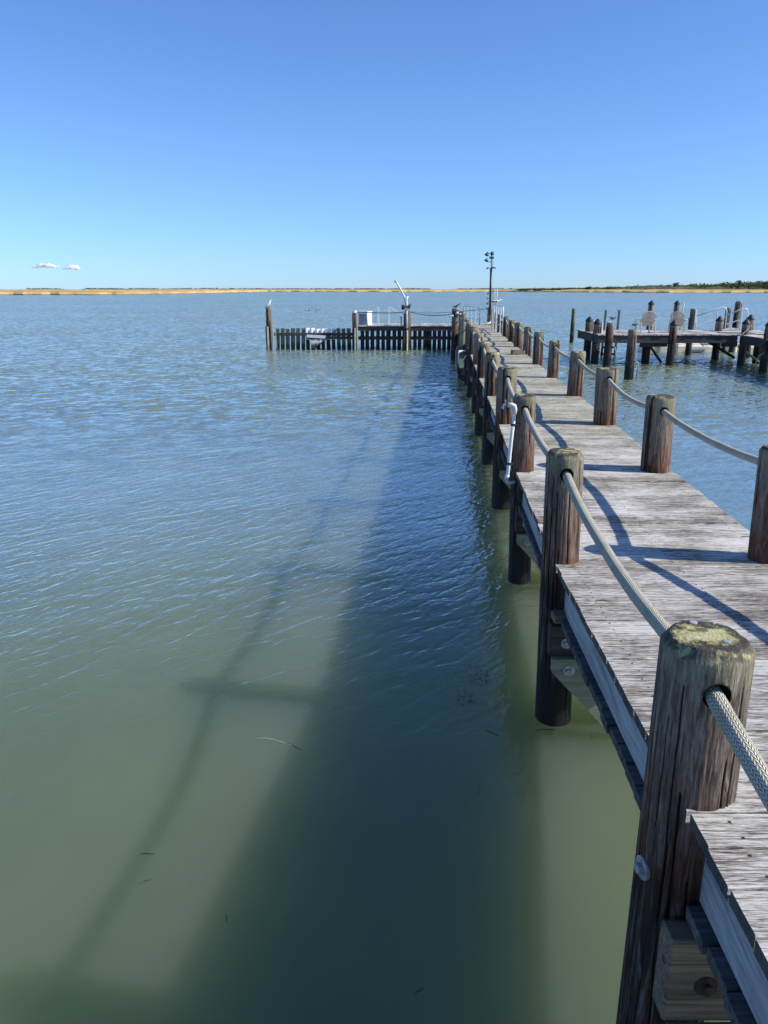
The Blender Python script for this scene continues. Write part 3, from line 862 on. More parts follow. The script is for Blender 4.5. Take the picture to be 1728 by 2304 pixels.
for x in (.2, 2.0, 3.2):
    f = MB(); f.tube([(x, YF + 2.0, -1), (x, YF + 2.0, .8)], .1, 10); f.build('support_pile', M['slat_dark'], ph)

fe = empty('wave_fence', (-3, YF + .2, 0), 'low slatted timber wave fence left of the platform, some slats white', 'fence')
xs = -4.72; k = 0; rng = random.Random(4); mats3 = [M['slat'], M['slat_white'], M['slat_dark']]
f = MB()
while xs < -1.45:
    wd = .172 + rng.uniform(-.012, .01)
    mi = 0 if xs < -3.45 else (1 if xs < -2.12 else 0)
    lean = (-.05 if xs < -3.5 else .045) * rng.uniform(.4, 1.1)
    tp = .90 + rng.uniform(-.02, .02)
    rot = Matrix.Rotation(-lean * .6, 3, 'Y')
    if mi == 1:
        f.box((xs + wd / 2, YF + .22, (tp + .44) / 2), (wd, .045, tp - .44), Matrix.Rotation(R(26), 3, 'Z') @ rot, 1, rng.random(), ch=.003)  # pale slats turned towards the sun to brighten them
        f.box((xs + wd / 2 - .012, YF + .224, (.43 - .6) / 2), (wd - .01, .043, 1.03), rot, 2, rng.random(), ch=.003)
    else:
        f.box((xs + wd / 2, YF + .22, (tp - .6) / 2), (wd, .045, tp + .6), rot, mi, rng.random(), ch=.003)
    xs += wd + rng.uniform(.045, .07)
f.build('slat_panel', mats3, fe)
f = MB(); f.box((-3.05, YF + .15, .655), (3.45, .07, .125), ch=.006); f.build('rail', M['fascia'], fe)
f = MB(); f.box((-2.35, YF + .148, .505), (2.05, .065, .12), Matrix.Rotation(.004, 3, 'Y'), ch=.006); f.build('rail', M['fascia'], fe)
f = MB(); f.bar((-3.35, YF + .09, .58), (-2.55, YF + .09, .54), .03, .12, ch=.004); f.build('loose_board', M['slat_white'], fe)
f = MB(); f.bar((-3.0, YF + .10, .06), (-2.0, YF + .07, .88), .04, .05); f.build('broken_strut', M['fascia'], fe)
f = MB(); p = [(-3.22, YF + .08, .40), (-2.62, YF + .08, .38), (-2.98, YF + .08, .03), (-3.1, YF + .08, .06)]
f.add(p + [(x, y + .03, z) for x, y, z in p], [(0, 1, 2, 3), (7, 6, 5, 4), (0, 4, 5, 1), (1, 5, 6, 2), (2, 6, 7, 3), (3, 7, 4, 0)]); f.build('splintered_panel', M['slat_white'], fe)

o = add_pile('end_pile', -4.95, YF + .02, 1.80, .12, 91, 'pile_grey', 'tall grey pile ending the wave fence, a gull on its top', 'pile', lean=(.02, 0))
for dx, mm in ((-.05, 'cream_wood'), (.13, 'bird_mid')):
    f = MB(); f.bar((-4.94 + dx, YF - .15, -.4), (-4.95 + dx, YF - .15, .99), .05, .07, (1, 0, 0)); f.build('fender_board', M[mm], o).location = (4.95 - 0, -(YF + .02), -1.80)
f = MB(); f.bar((-5.03, YF - .12, -.4), (-5.05, YF - .12, 1.0), .05, .10, (1, 0, 0)); f.build('fender_board', M['slat_dark'], o).location = (4.95, -(YF + .02), -1.80)
f = MB(); f.tube([(-4.82, YF - .1, 1.25), (-4.74, YF - .12, 1.2), (-4.68, YF - .13, 1.05), (-4.66, YF - .13, .6), (-4.64, YF - .12, .05)], .014, 6)
f.tube([(-4.80, YF - .12, 1.3), (-4.78, YF - .13, .9), (-4.76, YF - .13, .5), (-4.68, YF - .13, .2)], .012, 6)
f.build('mooring_line', M['rope_small'], o).location = (4.95, -(YF + .02), -1.80)

o = add_pile('corner_pile', -1.27, YF - .06, 1.66, .098, 92, 'pile_grey', 'grey pile at the left corner of the platform beside the white box', 'pile')
f = MB(); f.lathe([(.108, -.03), (.108, -.13), (.107, -.13)], (-1.27, YF - .06, 1.69), seg=20); f.build('white_band', M['white'], o).location = (1.27, -(YF - .06), -1.66)
f = MB(); f.bar((-1.24, YF - .18, -.3), (-1.24, YF - .18, .93), .045, .06, (1, 0, 0)); f.build('fender_board', M['cream_wood'], o).location = (1.27, -(YF - .06), -1.66)
f = MB(); f.tube([(-1.17, YF - .16, 1.6), (-1.14, YF - .17, 1.2), (-1.16, YF - .17, .8), (-1.12, YF - .17, .3), (-1.14, YF - .16, .05)], .014, 6); f.build('mooring_line', M['rope_small'], o).location = (1.27, -(YF - .06), -1.66)

# white dock box
t = empty('dock_box', (-.82, YF + .38, Z0), 'white dock locker with shaded front door coloured grey standing on the platform', 'locker')
def local(b, nm, mat):
    o = b.build(nm, M[mat], None); o.parent = t; o.location = (0, 0, 0); return o
local(MB().box((0, 0, .275), (.44, .46, .55), ch=.012), 'body', 'white')
local(MB().box((0, -.236, .26), (.37, .014, .44), ch=.004), 'door', 'bird_mid')  # shade on the locker front painted in as grey
local(MB().bar((-.10, -.25, .43), (.10, -.25, .43), .012, .014), 'handle', 'lampgrey')
local(MB().box((0, -.005, .575), (.48, .50, .045), ch=.01), 'lid', 'white')
t.rotation_euler = (0, 0, R(-24))

# hand rails of the ladder behind the platform
t = empty('swim_ladder', (-.05, YF + 2.2, Z0), 'pair of grey metal ladder handrails at the back of the platform', 'ladder')
yb = YF + .9
for xa, xb in ((-.28, -.62), (.19, .55)):
    f = MB(); f.tube([(xa, yb, Z0 - .1), (xa, yb, 1.74), (xa + (.02 if xb < xa else -.02) * 0, yb, 1.78), (xa + (xb - xa) * .1, yb, 1.775), (xb, yb, 1.60), (xb + (xb - xa) * .25, yb, 1.585)], .019, 8); f.tube([(xa + .05, yb, Z0 - .1), (xa + .05, yb, 1.78)], .016, 8); f.build('handrail', M['alu'], t)

# davit crane and its pile
o = add_pile('davit_pile', 1.02, YF - .02, 1.68, .125, 93, 'pile_grey', 'pale pile in the middle of the platform front carrying the davit', 'pile', depth=2.7)
f = MB(); f.bar((.88, YF - .16, -.3), (.88, YF - .16, 1.55), .06, .07, (1, 0, 0)); f.build('fender_board', M['fascia'], o).location = (-1.02, -(YF - .02), -1.68)
f = MB(); f.tube([(1.0, YF - .15, -.2), (1.0, YF - .15, .85)], .035, 8); f.build('fender_pipe', M['cream_wood'], o).location = (-1.02, -(YF - .02), -1.68)
t = empty('davit_crane', (.98, YF - .17, 1.0), 'white angled davit crane with dark winch on the middle pile', 'crane')
f = MB(); f.tube([(.985, YF - .2, .92), (.965, YF - .2, 1.7), (.955, YF - .2, 2.12), (1.0, YF - .2, 2.25)], .042, 10); f.build('mast', M['white'], t, True)
f = MB(); f.tube([(.94, YF - .2, 1.8), (.93, YF - .2, 2.1), (.80, YF - .22, 2.35), (.62, YF - .25, 2.66), (.47, YF - .27, 2.90)], [.03, .032, .032, .03, .026], 10); f.build('arm', M['white'], t, True)
f = MB(); f.tube([(.93, YF - .24, 1.8), (.86, YF - .24, 2.2), (.5, YF - .30, 2.82)], .012, 6); f.tube([(.47, YF - .29, 2.90), (.455, YF - .29, 2.8)], .02, 6); f.build('cable', M['black'], t)
f = MB(); f.lathe([(.05, -.10), (.10, -.09), (.10, .02), (.07, .05), (.03, .06)], (.84, YF - .22, 1.80), (1, 0, 0), 14); f.tube([(.8, YF - .22, 1.81), (1.1, YF - .22, 1.81)], .03, 8); f.lathe([(.09, -.04), (.10, -.03), (.06, 0), (.10, .03), (.09, .04)], (1.07, YF - .22, 1.82), (1, 0, 0), 12); f.tube([(1.1, YF - .22, 1.82), (1.14, YF - .22, 1.92), (1.1, YF - .24, 1.95)], .014, 6); f.build('winch', M['black'], t)
f = MB(); f.bar((.74, YF - .1, 1.05), (.74, YF - .1, 1.38), .05, .05, (1, 0, 0)); f.lathe([(.05, 0), (.05, .05)], (.74, YF - .1, 1.36), seg=8); f.build('cleat_post', M['bird_mid'], t)

# cables strung between the piles
def cable(pts, r, label, mat='black', sag=None):
    P = []
    for (a, b_), sg in zip(zip(pts, pts[1:]), sag):
        a = Vector(a); b_ = Vector(b_)
        for k in range(10):
            q = a.lerp(b_, k / 10); q.z -= 4 * sg * (k / 10) * (1 - k / 10); P.append(q)
    P.append(Vector(pts[-1]))
    f = MB(); f.tube(P, r, 6); o = f.build('cable', M[mat])
    return tag(o, label, 'cable', 'cables strung along the platform')
cable([(-1.17, YF - .1, 1.58), (-.60, YF + .02, 1.575), (.9, YF - .15, 1.60)], .014, 'dark cable running from the white locker to the davit pile', sag=[.0, .03])
cable([(1.12, YF - .15, 1.60), (2.75, 29.2, 1.70)], .014, 'lower sagging dark cable right of the davit pile', sag=[.12])
cable([(1.14, YF - .12, 1.62), (2.8, 29.3, 1.76)], .010, 'thin pale rope above the sagging dark cable', 'rope_small', sag=[.06])
cable([(2.8, 29.3, 1.74), (4.55, 34.6, 1.72)], .014, 'dark cable crossing behind the left gate to the lamp pile', sag=[.0])

# cluster at the left side near the end: fender pile with grey plank, junk pile, bird
o = add_pile('fender_pile', 2.30, 23.0, 1.62, .09, 95, 'pile_green', 'dark fender pile standing in the water close left of the boardwalk', 'pile', lean=(.01, 0))
f = MB(); f.box((2.24, 22.86, .95), (.15, .05, 1.62), Matrix.Rotation(.015, 3, 'Y'), ch=.02); f.build('fender_plank', M['slat'], o).location = (-2.30, -23.0, -1.62)
f = MB(); f.tube([(2.15, 22.9, .95), (2.10, 22.88, .8), (2.11, 22.88, .3), (2.14, 22.9, 0)], .014, 6); f.build('mooring_line', M['rope_small'], o).location = (-2.30, -23.0, -1.62)
o = add_pile('cable_pile', 2.62, 29.2, 1.86, .125, 96, 'pile', 'taller cluttered pile with cables, pulleys and a dark bird on its top', 'pile')
for dx, dz, rr in ((-.20, -.28, .045), (-.12, -.26, .045), (.05, -.16, .05), (.17, -.20, .035)):
    f = MB(); f.lathe([(rr * .7, -.04), (rr, -.03), (rr, .03), (rr * .7, .04)], (2.62 + dx, 29.05, 1.86 + dz), (0.4, 1, 0), 10); f.build('pulley', M['white'], o).location = (-2.62, -29.2, -1.86)
f = MB(); f.tube([(2.5, 29.07, 1.82), (2.58, 29.06, 1.72), (2.72, 29.07, 1.8)], .03, 6); f.tube([(2.49, 29.07, 1.7), (2.6, 29.06, 1.62), (2.74, 29.1, 1.66)], .035, 6); f.build('coiled_line', M['black'], o).location = (-2.62, -29.2, -1.86)

t = empty('boat_lift_bracket', (2.33, 21.5, .6), 'white steel bracket with cream board hanging beside the left posts', 'bracket')
f = MB(); f.bar((2.02, 21.2, .92), (2.46, 21.5, .92), .04, .05); f.bar((2.02, 21.2, .92), (2.02, 21.2, .60), .03, .03, (1, 0, 0)); f.bar((2.12, 21.2, .66), (2.34, 21.4, .90), .03, .03); f.bar((2.34, 21.4, .92), (2.42, 21.45, .66), .03, .03); f.build('frame', M['white'], t)
f = MB(); p = [(2.0, 21.15, .72), (2.10, 21.15, .74), (2.17, 21.15, .62), (2.16, 21.15, .48), (2.06, 21.15, .48), (2.03, 21.15, .56)]
f.add(p + [(x, y + .04, z) for x, y, z in p], [(0, 1, 2, 3, 4, 5), (11, 10, 9, 8, 7, 6)] + [(k, 6 + k, 6 + (k + 1) % 6, (k + 1) % 6) for k in range(6)]); f.build('cream_board', M['cream_wood'], t)
f = MB(); f.tube([(2.1, 21.1, .35), (2.2, 21.1, .2), (2.32, 21.15, .3), (2.2, 21.15, .12), (2.08, 21.12, .2)], .035, 6); f.build('tangled_line', M['slat'], t)

# lamp pole on its pile
o = add_pile('lamp_pile', 4.64, 34.7, 1.77, .125, 97, 'pile_grey', 'dark pile at the end of the boardwalk carrying the lamp pole', 'pile')
t = empty('lamp_pole', (4.61, 34.6, 1.7), 'tall dark pole with floodlights rising above the end of the boardwalk', 'lamp pole')
f = MB(); f.tube([(4.605, 34.56, 1.45), (4.59, 34.56, 3.38)], .048, 12); f.tube([(4.595, 34.56, 3.3), (4.585, 34.56, 3.98)], .020, 8); f.build('pole', M['pole'], t, True)
f = MB(); f.lathe([(.035, 0), (.085, .0), (.075, .05), (.035, .06)], (4.46, 34.54, 3.38), (-.3, 0, 1), 10); f.lathe([(.035, 0), (.10, 0), (.09, .05), (.03, .06)], (4.70, 34.54, 3.385), (.1, 0, 1), 10); f.bar((4.44, 34.54, 3.40), (4.72, 34.54, 3.40), .03, .03); f.build('spreader_bracket', M['lampgrey'], t)
f = MB(); f.box((4.59, 34.53, 3.83), (.20, .12, .09), ch=.02); f.build('junction_box', M['lampgrey'], t)
f = MB(); f.tube([(4.60, 34.56, 3.98), (4.52, 34.54, 4.0), (4.42, 34.52, 3.99)], .014, 6); f.build('lamp_arm', M['pole'], t)
fa = MB(); fa.lathe([(.03, .10), (.05, .06), (.09, 0), (.085, -.05), (.07, -.055)], (4.38, 34.50, 3.95), (.35, .1, 1), 12); fa.tube([(4.40, 34.5, 4.02), (4.42, 34.5, 4.08)], .012, 5); fa.build('floodlight', M['lampgrey'], t, True)
f = MB(); f.tube([(4.59, 34.56, 3.66), (4.48, 34.54, 3.655), (4.40, 34.52, 3.69)], .014, 6); f.build('lamp_arm', M['pole'], t)
fa = MB(); fa.lathe([(.03, -.10), (.06, -.04), (.085, .02), (.08, .05), (.05, .05)], (4.36, 34.50, 3.73), (-.7, .1, .7), 12); fa.build('floodlight', M['lampgrey'], t, True)
fa = MB(); fa.lathe([(.055, 0), (.075, .03), (.07, .12), (.03, .16)], (4.61, 34.54, 3.92), (0, 0, 1), 10); fa.build('floodlight', M['lampgrey'], t, True)
f = MB(); f.tube([(4.64, 34.55, 3.4), (4.66, 34.54, 3.65), (4.635, 34.55, 3.8)], .012, 6); f.build('conduit', M['steel'], t)
for k in range(4):
    f = MB(); f.box((4.49 - .008 * k, 34.54, 2.36 - .21 * k), (.055, .05, .085), ch=.012); f.bar((4.49 - .008 * k, 34.54, 2.36 - .21 * k), (4.60, 34.56, 2.36 - .21 * k), .012, .012); f.build('step_peg', M['lampgrey'], t)

# aluminium gates / rails near the end
def railing(name, a, b_, h, nb, label):
    a = Vector(a); b_ = Vector(b_)
    t = empty(name, (a + b_) / 2, label, 'railing')
    up = Vector((0, 0, h))
    f = MB(); d_ = (b_ - a)
    f.tube([a + up * .0, a + up * .93, a + up + d_ * .012, a + up + d_ * .05, b_ + up - d_ * .05, b_ + up - d_ * .012, b_ + up * .93, b_], .022, 8); f.build('top_rail', M['alu'], t, True)
    f = MB(); f.tube([a + up * .30, b_ + up * .30], .018, 8); f.build('lower_rail', M['alu'], t)
    for k in range(nb):
        q = a + d_ * ((k + 1) / (nb + 1)); f = MB(); f.tube([q + up * .0, q + up * .99], .019, 8); f.build('baluster', M['alu'], t)
    return t
railing('gate_rail', (3.84, 38.2, Z0 - .02), (4.21, 34.9, Z0 - .02), .76, 3, 'leaning aluminium rail on the left of the boardwalk end')
railing('gate_rail', (4.33, 31.8, Z0), (4.03, 26.9, Z0), .93, 4, 'aluminium rail on the right of the boardwalk before the lamp pole')
t = empty('ladder', (4.45, 29.4, Z0), 'upright aluminium ladder leaning behind the right rail', 'ladder')
for dx in (0, .19):
    f = MB(); f.bar((4.30 + dx, 30.2, Z0), (4.30 + dx, 30.35, Z0 + .98), .03, .05, (0, 1, 0)); f.build('side_rail', M['alu'], t)
for k in range(7):
    f = MB(); f.tube([(4.30, 30.2 + .02 * k, Z0 + .1 + .13 * k), (4.49, 30.2 + .02 * k, Z0 + .1 + .13 * k)], .012, 6); f.build('rung', M['alu'], t)
for x, lab in ((4.83, 'left one of two slim white poles behind the right rail'), (4.92, 'right one of two slim white poles behind the right rail')):
    f = MB(); f.lathe([(.026, 0), (.026, 1.5), (.018, 1.52)], (x, 34.75, Z0), (-.015, 0, 1), 10)
    tag(f.build('white_pole', M['pvc'], None, True), lab, 'pole', 'white poles at the boardwalk end')

# ------------------------------------------------------------------ birds
def bird(loc, heading, L, label, mats, pitch=0., legs=True, wings=0., cat='bird', group=None):
    """one continuous body lofted beak to tail; folded or spread wings as parts"""
    t = empty('bird', loc, label, cat, group)
    S = [(-.62, .02, .01, .005), (-.45, .02, .05, .02), (-.28, .03, .10, .07), (-.05, .02, .15, .13), (.15, .01, .145, .135), (.28, .05, .10, .10), (.36, .10, .075, .08), (.44, .135, .075, .078), (.52, .13, .05, .05), (.58, .12, .02, .02), (.70, .11, .012, .012)]
    Rm = Matrix.Rotation(heading, 3, 'Z') @ Matrix.Rotation(-pitch, 3, 'Y')
    up0 = .26 * L if legs else 0
    base = Vector(loc) + Vector((0, 0, up0))
    seg = 12; vs = []
    for x, z, ry, rz in S:
        for k in range(seg):
            an = 2 * math.pi * k / seg
            vs.append(base + Rm @ (Vector((x, math.cos(an) * ry, z + math.sin(an) * rz)) * L))
    fs = [(i * seg + k, i * seg + (k + 1) % seg, (i + 1) * seg + (k + 1) % seg, (i + 1) * seg + k) for i in range(len(S) - 1) for k in range(seg)]
    fs += [tuple(range(seg))[::-1], tuple((len(S) - 1) * seg + k for k in range(seg))]
    f = MB(); f.add(vs, fs); f.build('body', M[mats[0]], t, True)
    for sgn in (-1, 1):
        if wings:
            p = [(.18, .10, .06), (.24, .55, .10 + wings * .5), (.05, 1.0, .05 + wings * .9), (-.12, .62, .08 + wings * .5), (-.18, .10, .05)]
        else:
            p = [(.22, .135, .03), (.10, .165, .07), (-.25, .13, .06), (-.70, .03, .045), (-.30, .10, -.01), (.10, .15, -.03)]
        p = [Vector((x, y * sgn, z)) for x, y, z in p]; n = len(p)
        vs = [base + Rm @ (q * L) for q in p] + [base + Rm @ ((q + Vector((0, .012 * sgn, .022))) * L) for q in p]
        f = MB(); f.add(vs, [tuple(range(n)), tuple(range(2 * n - 1, n - 1, -1))] + [(k, n + k, n + (k + 1) % n, (k + 1) % n) for k in range(n)])
        f.build('wing', M[mats[1]], t)
        if legs:
            f = MB(); q = Vector(loc) + Rm @ (Vector((.02, .05 * sgn, 0)) * L)
            f.tube([q, q + Vector((0, 0, up0 - .08 * L))], .012 * L + .003, 6); f.tube([q + Vector((0, 0, .004)), q + Rm @ Vector((.10 * L, .02 * sgn * L, 0)) + Vector((0, 0, .004))], .004, 5)
            f.build('leg', M['orange'], t)
    return t
bird((-4.95, YF + .02, 1.81), .5, .36, 'white gull perched on the tall pile at the left of the wave fence', ('bird_white', 'bird_mid'), pitch=.75, group='perched gulls')
bird((4.38, 31.7, 1.96), .15, .38, 'dark backed gull perched nearer the lamp pole on the right rail', ('bird_grey', 'bird_grey'), pitch=.1, group='perched gulls')
bird((4.33, 31.0, 1.96), .0, .42, 'dark backed gull perched on the right rail below the two white poles', ('bird_white', 'bird_grey'), pitch=.05, group='perched gulls')
bird((2.66, 29.2, 1.87), 2.6, .26, 'small dark bird with raised tail perched on the cluttered pile', ('bird_grey', 'bird_grey'), pitch=-.5)
bird((4.42, 33.6, Z0), .3, .38, 'grey gull standing on the boardwalk planks below the lamp pile', ('bird_white', 'bird_mid'), pitch=.25)
bird((7.80, 27.0, 1.56), .35, .22, 'slim dark tern gliding above the plain topped pile', ('bird_grey', 'bird_grey'), pitch=.35, legs=False, wings=.25, group='terns in flight')
bird((8.93, 28.2, 1.30), .1, .25, 'slim dark tern gliding beside the left garden chair', ('bird_grey', 'bird_grey'), pitch=.15, legs=False, wings=.12, group='terns in flight')
bird((-4.05, 42.0, 1.42), 1.9, .17, 'small pale bird skimming the water above the wave fence, left of two', ('bird_mid', 'bird_grey'), pitch=.7, legs=False, wings=.5, group='small birds skimming the water')
bird((-3.52, 42.3, 1.44), 1.2, .17, 'small pale bird skimming the water above the wave fence, right of two', ('bird_mid', 'bird_grey'), pitch=.6, legs=False, wings=.5, group='small birds skimming the water')

# ------------------------------------------------------------------ the neighbouring dock
FY, BY = 27.3, 30.4
nd = empty('neighbour_dock', (10, 28.5, 0), 'neighbouring timber dock across the water with bleached deck and dark skirting', 'dock')
d = MB(); rng = random.Random(21)
x = 7.42
while x < 12.3:
    yb0 = FY + .06 * math.sin(x) * 0
    d.box((x + .069, (FY + BY) / 2, Z0 - .02), (.138, BY - FY + rng.uniform(-.03, .03), .04), Matrix.Rotation(rng.uniform(-.004, .004), 3, 'X'), a=rng.random(), ch=.003); x += .146
yy = 16.
def wx(y): return 12.32 + .078 * (y - 27.9)
while yy < BY:
    d.box((wx(yy) + .85, yy + .069, Z0 - .018 + rng.uniform(-.004, .004)), (1.75 + rng.uniform(-.03, .03), .138, .04), a=rng.random(), ch=.003); yy += .146
d.build('deck', M['deck_far'], nd)
f = MB(); f.box((9.85, FY + .06, .86), (4.85, .06, .25), ch=.004); f.box((7.47, (FY + BY) / 2, .86), (.06, BY - FY - .2, .24)); f.box((9.85, BY - .1, .86), (4.8, .06, .24))
f.bar((wx(16) + .06, 16, .86), (wx(27.2) + .06, 27.2, .86), .06, .25); f.bar((wx(16) + 1.66, 16, .86), (wx(30.2) + 1.66, 30.2, .86), .06, .25)
f.build('skirt_beam', M['fascia'], nd)
f = MB(); f.bar((9.0, 27.62, .68), (9.95, 27.62, .69), .10, .20); f.bar((11.9, 27.62, .68), (12.4, 27.62, .68), .10, .18); f.build('cross_beam', M['fascia'], nd)
f = MB(); f.bar((9.43, 28.0, .66), (9.92, 27.95, .02), .06, .12, (0, 1, 0)); f.build('diagonal_brace', M['slat_dark'], nd)
f = MB(); f.bar((11.75, 28.6, .72), (12.45, 27.8, .20), .06, .20, (0, 1, 0)); f.build('diagonal_brace', M['slat_dark'], nd)
f = MB(); f.bar((12.45, 27.45, .58), (13.35, 27.75, .03), .05, .22, (0, 1, 0)); f.build('diagonal_brace', M['brace'], nd)
f = MB(); f.bar((13.3, 27.7, .04), (14.2, 27.9, .60), .05, .2, (0, 1, 0)); f.build('diagonal_brace', M['slat_dark'], nd)
# dark garden hose lying over the deck
hp = [(11.9, 28.2, Z0 + .012), (12.35, 28.0, Z0 + .012), (12.75, 27.6, Z0 + .012), (13.0, 26.6, Z0 + .012), (13.1, 25.4, Z0 + .012), (12.9, 24.2, Z0 + .012), (12.8, 22.5, Z0 + .012), (12.6, 21, Z0 + .012)]
f = MB(); f.tube(hp, .017, 6); tag(f.build('hose', M['black']), 'dark hose lying along the right hand dock walkway', 'hose')

CP = MB(); CP.lathe([(.155, -.015), (.158, .0), (.15, .03), (.075, .125), (.01, .19)], (0, 0, 0), seg=20)
cap_proto = None
def dpile(x, y, ztop, r, mat, label, cap=False, seed=1, lean=(0, 0), group='piles of the neighbouring dock', tp=-.004):
    global cap_proto
    o = add_pile('dock_pile', x, y, ztop, r, seed, mat, label, 'pile', group, 26, 26, lean, cracks=6, taper=tp)
    if cap:
        if cap_proto is None:
            cap_proto = CP.build('cone_cap', M['black'], None); c = cap_proto
        else:
            c = cap_proto.copy(); COL.objects.link(c)
        c.parent = o; c.location = (0, 0, .005); c.scale = (r / .135,) * 2 + (r / .135 * .95,)
    return o
LN = (.008, 0)
pA = dpile(7.60, 29.3, 1.40, .13, 'pile', 'black capped pile at the far left corner of the neighbouring dock', True, 201, LN)
pB = dpile(7.56, 28.0, 1.36, .135, 'pile_grey', 'black capped pile at the near left corner of the neighbouring dock, rope tied on', True, 202, LN)
pC = dpile(7.60, 26.55, 1.46, .13, 'pile', 'flat topped brown pile in the water just right of the capped corner pile', False, 203, (.02, 0))
pD = dpile(7.17, 22.76, 1.42, .13, 'pile_grey', 'nearest flat topped pile in the water left of the neighbouring dock', False, 204, (.0, 0))
pE = dpile(9.90, 27.0, 1.36, .13, 'pile', 'black capped brown pile at the dock front between the two garden chairs', True, 205, (.015, 0))
pF = dpile(12.5, 29.5, 1.40, .13, 'pile', 'black capped reddish pile with dark split, left of the green pile', True, 206, (.01, 0))
pF2 = dpile(12.36, 27.0, 1.40, .125, 'pile_grey', 'black capped dark pile where the neighbouring dock meets its walkway', True, 207, (.01, 0))
pH = dpile(13.88, 30.0, 1.44, .135, 'pile', 'stout black capped pale pile on the right side of the walkway', True, 208)
pG = dpile(12.15, 24.9, 1.42, .13, 'pile_grey', 'dark pile cut by the right photo edge, nearest on the walkway', True, 209, (.02, 0))
dpile(9.40, 28.1, .95, .14, 'pile_grey', 'short dark pile under the dock below the left garden chair', False, 210)
dpile(13.3, 27.9, .95, .14, 'pile_grey', 'short dark pile under the walkway behind the pale brace', False, 213)
dpile(10.47, 31.2, 1.97, .11, 'pile_grey', 'tall black capped pile behind the left garden chair', True, 211)
dpile(11.48, 31.2, 1.97, .11, 'pile_grey', 'tall black capped pile behind the right garden chair', True, 212)
o = dpile(12.18, 31.3, 1.80, .11, 'pile_green', 'flat topped greenish pile with white strip, left of the gangway', False, 214, (.02, 0))
f = MB(); f.box((.08, -.105, -.28), (.07, .03, .5)); f.build('white_strip', M['white'], o).location = (0, 0, 0)
f = MB(); f.box((-.16, -.10, -.55), (.04, .05, .4)); f.box((-.12, -.12, -.66), (.10, .04, .1)); f.build('dark_chain', M['black'], o).location = (0, 0, 0)
dpile(14.29, 33.0, 1.80, .105, 'pile_green', 'flat topped green pile behind the gangway rail', False, 215, (.02, 0))
dpile(14.70, 33.0, 2.05, .14, 'pile_grey', 'tallest flat topped dark pile behind the gangway', False, 216, (.05, 0))
dpile(9.31, 39.0, 1.63, .095, 'pile_green', 'lone slim green pile standing in open water between the two docks', False, 217, (.008, 0), 'lone piles')
# lines and fender strips
for o, dx in ((pA, .145), (pB, .15)):
    f = MB(); f.box((dx, -.06, -.22), (.05, .05, .5), ch=.01); f.build('fender_strip', M['white'], o).location = (0, 0, 0)
f = MB(); f.tube([(.10, -.14, -.55), (.02, -.16, -.75), (.0, -.16, -.85), (.10, -.15, -.95), (.16, -.12, -1.1), (.15, -.1, -1.36)], .016, 6); f.tube([(-.05, -.15, -.72), (.02, -.16, -.68), (.09, -.15, -.74), (.05, -.16, -.8), (-.03, -.15, -.78)], .02, 6); f.build('tied_rope', M['rope_small'], pB).location = (0, 0, 0)
for o, z in ((pC, -.75), (pD, -.86)):
    f = MB(); f.tube([(.06, -.10, z), (.18, -.12, z - .06), (.21, -.12, z - .18), (.19, -.12, z - .56)], .017, 7); f.build('hoop_pipe', M['steel'], o, True).location = (0, 0, 0)
f = MB(); f.tube([(-.1, -.10, -.80), (-.28, -.12, -.92), (-.33, -.12, -1.1), (-.36, -.12, -1.5)], .018, 7); f.build('hoop_pipe', M['steel'], pG, True).location = (0, 0, 0)
f = MB(); f.tube([(.15, -.06, -.02), (.17, -.05, -.2), (.15, -.05, -.4)], .014, 6); f.tube([(.15, -.08, -.03), (-.1, -.16, -.28), (-.25, -.2, -.38)], .014, 6); f.build('tied_rope', M['rope_small'], pF2).location = (0, 0, 0)

# ladder posts behind the deck
t = empty('dock_ladder', (8.78, 30.6, Z0), 'slim timber ladder with two tall posts behind the left end of the dock', 'ladder')
for x in (8.52, 9.04):
    f = MB(); f.bar((x - .03, 30.6, -.6), (x + .02, 30.6, 1.76), .09, .06, (1, 0, 0)); f.build('ladder_post', M['slat'], t)
for z in (.62, .36, .1):
    f = MB(); f.bar((8.5, 30.57, z), (9.02, 30.57, z), .05, .07); f.build('rung', M['slat_dark'], t)
# white utility post by the capped corner pile
t = empty('utility_post', (7.86, 27.6, Z0), 'white utility post beside the near capped corner pile', 'post')
f = MB(); f.box((7.86, 27.6, 1.2), (.10, .08, .50), ch=.01); f.build('post_body', M['white'], t)
f = MB(); f.box((7.86, 27.555, 1.28), (.06, .015, .10), ch=.004); f.build('socket_box', M['bird_mid'], t)

